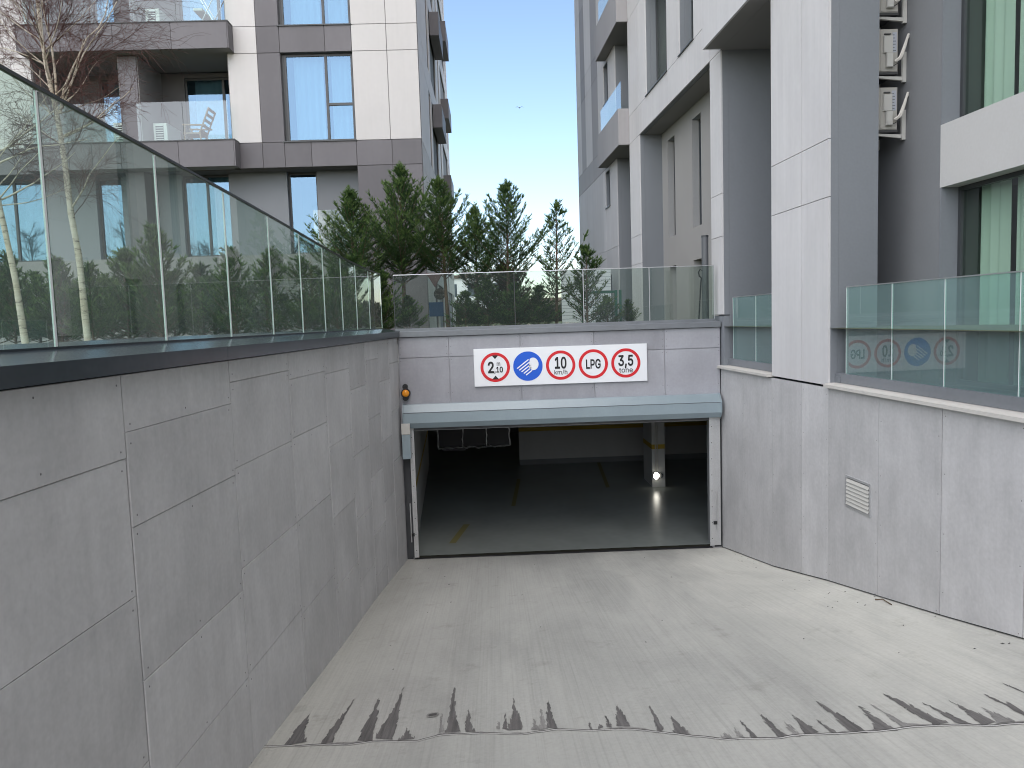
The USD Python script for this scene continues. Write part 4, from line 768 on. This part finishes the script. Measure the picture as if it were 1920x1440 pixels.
def birch(trunk, seeds, seed, loc_label, nm='birch_tree', extra=(), density=1.0, group=None):
    rr = np.random.default_rng(seed); bark, twig = MB(), MB()
    base = np.array(trunk[0][:3])
    t = thing(nm, loc_label, 'birch', base)
    P = np.array([p[:3] for p in trunk]); R0 = np.array([p[3] for p in trunk])
    tt = np.linspace(0, len(P) - 1, 6 * len(P)); S = np.column_stack([np.interp(tt, range(len(P)), P[:, c]) for c in range(3)]); RR = np.interp(tt, range(len(P)), R0)
    S[1:-1] = (S[:-2] + 2 * S[1:-1] + S[2:]) / 4
    MB().tube(S, RR * (1 + .05 * rr.normal(0, 1, len(RR))), 10).build('trunk', 'birch_bark', t, smooth=True)
    def grow(p, d, L, r, lvl):
        n = 7 if lvl < 2 else 5; pts = [np.array(p, float)]; d = np.array(d, float); d /= np.linalg.norm(d)
        for i in range(n):
            d = d + rr.normal(0, .10 if lvl < 2 else .16, 3) + np.array([0, 0, .05 if lvl < 2 else (.0 if lvl == 2 else -.07)]); d /= np.linalg.norm(d); pts.append(pts[-1] + d * L / n)
        rad = np.linspace(r, max(r * .3, .0013), n + 1)
        (bark if r > .0075 else twig).tube(pts, rad, 6 if r > .0075 else 3, cap=False)
        if lvl >= 3 or L < .16: return
        m = int((7 if lvl < 2 else 7) * density * min(1.3, .5 + L / 1.3)) + 1
        for k in range(m):
            u = rr.uniform(.15, 1.0); i = min(n - 1, int(u * n)); q = pts[i] + (pts[i + 1] - pts[i]) * (u * n - i)
            dd = (pts[i + 1] - pts[i]); dd /= np.linalg.norm(dd); side = np.cross(dd, rr.normal(0, 1, 3)); side /= np.linalg.norm(side)
            grow(q, dd * rr.uniform(.65, 1.0) + side * rr.uniform(.45, .95), L * rr.uniform(.32, .62), max(.0018, rad[i] * rr.uniform(.35, .5)), lvl + 1)
    for (q, d, L, r) in extra: grow(q, d, L, r, 1)
    for (u0, u1, k, L0) in seeds:
        for _ in range(k):
            u = rr.uniform(u0, u1); i = min(len(S) - 2, int(u * (len(S) - 1))); az = rr.uniform(0, 6.283); el = rr.uniform(.35, .95)
            grow(S[i], (math.cos(az) * math.cos(el), math.sin(az) * math.cos(el), math.sin(el)), L0 * rr.uniform(.7, 1.25), max(.004, RR[i] * rr.uniform(.25, .4)), 1)
    if bark.v: bark.build('branch', 'birch_bark', t, smooth=True, kind='stuff')
    twig.build('twig', 'twig_brown', t, kind='stuff'); return t
T1 = [(-5.345, -4, 4.15, .072), (-5.376, -4, 5.47, .064), (-5.436, -4, 6.02, .060), (-5.463, -4, 6.71, .056), (-5.508, -4, 7.25, .050), (-5.56, -4, 7.60, .044), (-5.602, -4, 7.92, .040), (-5.636, -4, 8.32, .035), (-5.643, -4, 8.72, .031), (-5.66, -4, 10.2, .014)]
EX = [((-5.445, -4, 6.06), (.50, .1, .62), 1.25, .020), ((-5.44, -4, 5.95), (.42, -.15, .6), .9, .012), ((-5.49, -4, 7.0), (.62, .05, .42), 1.15, .017), ((-5.47, -4, 7.30), (.10, .05, .75), 2.3, .030), ((-5.50, -4, 7.42), (.04, -.04, .9), 2.6, .026),
      ((-5.46, -4, 7.35), (.42, .0, .62), 1.8, .020), ((-5.45, -4, 6.75), (.55, -.1, .50), 1.0, .012), ((-5.48, -4, 6.9), (-.62, .0, .30), 1.0, .012), ((-5.45, -4, 6.4), (-.65, .1, .35), .9, .010), ((-5.6, -4, 7.9), (-.6, .1, .55), 1.1, .014), ((-5.5, -4, 7.2), (-.5, -.1, .6), 1.2, .013)]
T1 = [(a, b, c, r * .62) for a, b, c, r in T1]; EX = [(a, b, L, r * .62) for a, b, L, r in EX]
birch(T1, [(.35, .62, 10, .9), (.60, .98, 18, 1.2)], 51, 'taller birch with forked upper stems behind the second pane of the left glass', extra=EX, density=1.35)
T2 = [(-5.79, -4.6, 4.15, .066), (-5.86, -4.6, 5.17, .058), (-5.965, -4.6, 5.99, .050), (-6.08, -4.6, 6.9, .042), (-6.2, -4.6, 8.0, .030), (-6.3, -4.6, 9.6, .012)]
T2 = [(a, b, c, r * .62) for a, b, c, r in T2]
birch(T2, [(.38, .98, 16, 1.1)], 57, 'leaning birch at the left edge behind the first pane of the left glass', extra=[((-6.0, -4.6, 6.1), (.75, .1, .3), 1.1, .013), ((-6.05, -4.6, 6.5), (.75, .0, .45), 1.2, .013), ((-5.98, -4.6, 6.05), (.6, .2, .1), .8, .008)])

# ------------------------------------------------------------------ behind the front glass
for x, y, sc, lab in ((-1.75, 2.3, (.62, .62, .46), 'low green shrub at the left end of the front glass'), (-.55, 2.6, (.7, .7, .5), 'low green shrub just right of the signpost behind the front glass'), (-.05, 2.9, (.85, .85, .66), 'green shrub under the narrow conifer behind the front glass'), (1.1, 3.0, (.8, .8, .55), 'low green shrub under the airy conifer behind the front glass'), (.55, 2.7, (.7, .7, .58), 'green shrub in front of the wide olive brown shrub')):
    copy_of(h1, 'conifer_shrub', lab, 'shrub', (x, y, 4.2), 3.1 * x, sc)
ss = thing('traffic_sign_post', 'thin post with dark triangle, round mirror and blue square panel, standing in for a reflection in the front glass', 'sign', (-1.37, 5.5, 4.2))  # small solid stand-in for a signpost mirrored in the glass
MB().tube([(-1.37, 5.5, 4.15), (-1.37, 5.5, 5.70)], .020, 8).build('post', 'pole_grey', ss)
MB().add(*(lambda t: (np.column_stack([t.vertices[:, 0] - 1.394, 5.47 - t.vertices[:, 2], t.vertices[:, 1] + 5.37]), t.faces))(trimesh.creation.extrude_polygon(Polygon([(-.207, .346), (.207, .346), (0, 0)]).buffer(.012), .012, engine='earcut'))).build('triangle_plate', 'sign_back', ss)
MB().cbox(-1.567, -1.192, 5.45, 5.468, 4.603, 4.972).build('square_panel', 'sign_panel_blue', ss)
MB().tube([(-1.279, 5.47, 5.179), (-1.279, 5.42, 5.179)], .15, 20).build('mirror_rim', 'frame_dark', ss); MB().tube([(-1.279, 5.419, 5.179), (-1.279, 5.41, 5.179)], .135, 20).build('mirror', 'mirror', ss)
gg = thing('mesh_gate', 'dark green wire mesh gate beside the right block', 'gate', (3.0, 5, 4.2))
for x in (2.35, 3.2, 3.31): MB().box(x - .03, x + .03, 4.97, 5.03, 4.2, 5.12).build('post', 'gate_green', gg)
MB().box(2.38, 3.17, 4.975, 5.025, 5.05, 5.11).build('rail', 'gate_green', gg)
for x in np.arange(2.44, 3.16, .06): MB().box(x - .004, x + .004, 4.996, 5.004, 4.22, 5.05).build('wire', 'gate_green', gg)
for z in np.arange(4.3, 5.05, .2): MB().box(2.38, 3.17, 4.989, 4.995, z - .004, z + .004).build('wire', 'gate_green', gg)
wsb = thing('white_screen', 'white ribbed sheet metal screen behind the mesh gate', 'screen', (2.9, 9, 4.2))
for k in range(16): MB().box(2.2, 3.72, 9.0, 9.03, 4.22 + k * .105, 4.22 + k * .105 + .095).build('slat', 'white_sheet', wsb)
MB().box(2.2, 3.72, 9.031, 9.06, 4.2, 5.9).build('backing', 'pole_grey', wsb)
pp = thing('drain_pipe', 'thick dark grey pipe standing by the light fin above the garage', 'pipe', (4.23, .62, 4.2))
MB().tube([(4.235, .62, 4.2), (4.235, .62, 5.93)], .065, 14).build('pipe', 'pole_grey', pp, smooth=40); MB().tube([(4.235, .62, 5.93), (4.235, .62, 5.97)], .07, 14).build('cap', 'frame_dark', pp)
hk = thing('hooked_pole', 'thin black pole with hooked top leaning by the thick grey pipe', 'pole', (4.1, .45, 4.2))
MB().tube([(4.05, .45, 4.3), (4.10, .45, 5.05), (4.11, .45, 5.14), (4.07, .45, 5.18), (4.055, .45, 5.25), (4.09, .45, 5.31), (4.13, .45, 5.28)], .014, 7).build('pole', 'cord_black', hk, smooth=40)
fb = thing('low_house', 'low beige building with dark windows far beyond the front glass', 'house', (5, 60, 4.2))
MB().box(2.2, 12, 60, 68, 4.0, 6.2).build('wall', 'far_wall', fb); MB().box(1.9, 12.3, 59.6, 68.4, 6.2, 6.5).build('roof', 'far_roof', fb)
for x in (2.8, 4.2, 5.6, 7.0, 8.4, 9.8): MB().box(x, x + .9, 59.96, 59.995, 4.6, 5.7).build('window', 'far_glass', fb)
fb2 = thing('apartment_building', 'pale grey block added far away between the post and the left conifers', 'building', (-5, 64, 4.2))  # added block, pale wall in place of the light grey sky reflection
MB().box(-12, 1.6, 64, 74, 4.0, 8.9).build('wall', 'white_sheet', fb2); MB().box(-12.2, 1.8, 63.8, 74.2, 8.9, 9.2).build('roof', 'far_roof', fb2)
for x in np.arange(-11, 1.2, 2.2):
    for z in (4.9, 7.0): MB().box(x, x + 1.1, 63.96, 63.995, z, z + 1.3).build('window', 'far_glass', fb2)
# far line of bare shrubs
rr = np.random.default_rng(77); n = 60000; X = rr.uniform(-40, 40, n); hgt = 1.2 + 1.4 * meshkit.noise(np.column_stack([X * .5, X * 0, X * 0]))
Pz = 4.2 + hgt * rr.random(n) ** 1.2; D = rr.normal(0, 1, (n, 3)) + [0, 0, .8]; D /= np.linalg.norm(D, axis=1, keepdims=True)
v, f = leaf_cards(np.column_stack([X, 56 + rr.normal(0, .8, n), Pz]), D, rr.uniform(.25, .6, n), rr.uniform(.10, .2, n), rr.normal(0, 1, (n, 3)))
MB().add(v, f).build('distant_scrub', 'far_leaf', label='brownish scrub far behind the conifers', cat='scrub', kind='stuff')
rr = np.random.default_rng(78); belt = MB(); Ps, Ds, Ls, Ws = [], [], [], []
for k in range(26):
    x, y, h = -42 + k * 3.2 + rr.uniform(-1, 1), -46 + rr.uniform(-4, 4), rr.uniform(7.5, 11.5)
    belt.tube([(x, y, 4.1), (x + rr.normal(0, .2), y, 4.2 + h * .5), (x + rr.normal(0, .4), y, 4.2 + h)], [.16, .10, .03], 6)
    for _ in range(60):
        u = rr.uniform(.22, 1); p = np.array([x, y, 4.2 + h * u]); d = rr.normal(0, 1, 3) * [1, 1, .5] + [0, 0, .7]; d /= np.linalg.norm(d); L = h * .33 * (1.15 - u * .7) * rr.uniform(.6, 1.2)
        belt.tube([p, p + d * L * .5, p + d * L + (0, 0, .2)], [.045, .028, .012], 3, cap=False)
        for _ in range(9):
            q = p + d * L * rr.uniform(.25, 1); e = d + rr.normal(0, .7, 3); e /= np.linalg.norm(e); belt.tube([q, q + e * L * .4], [.016, .008], 3, cap=False)
belt.build('street_trees', 'twig_brown', label='belt of bare trees across the street, mirrored in the windows', cat='trees', kind='stuff')
nb_ = 80000; Xb = rr.uniform(-50, 50, nb_); Db = rr.normal(0, 1, (nb_, 3)) + [0, 0, .6]; Db /= np.linalg.norm(Db, axis=1, keepdims=True)  # unseen scrub, added dense to cut the bright horizon from the front glass
v, f = leaf_cards(np.column_stack([Xb, -52 + rr.normal(0, 1.5, nb_), 4.1 + 4.6 * rr.random(nb_) ** 1.2]), Db, rr.uniform(.4, .9, nb_), rr.uniform(.18, .32, nb_), rr.normal(0, 1, (nb_, 3)))
MB().add(v, f).build('distant_scrub', 'far_leaf', label='brown scrub added behind the camera to cover the bright horizon mirrored in the glass', cat='scrub', kind='stuff')
bd_ = thing('bird', 'small dark bird gliding in the sky between the two blocks', 'bird', (3.485, 60, 24.6))
q = trimesh.creation.icosphere(2, .06); q.apply_scale([.9, 2.4, .8]); q.apply_translation((3.485, 60, 24.63)); MB().tm(q).build('body', 'bird_grey', bd_, smooth=True)
for s in (-1, 1): MB().add([(3.485, 59.93, 24.64), (3.485, 60.08, 24.64), (3.485 + s * .22, 60.02, 24.72), (3.485 + s * .22, 59.92, 24.72), (3.485 + s * .44, 60.05, 24.66)], [[0, 1, 2], [0, 2, 3], [3, 2, 4]]).build('wing', 'bird_grey', bd_)
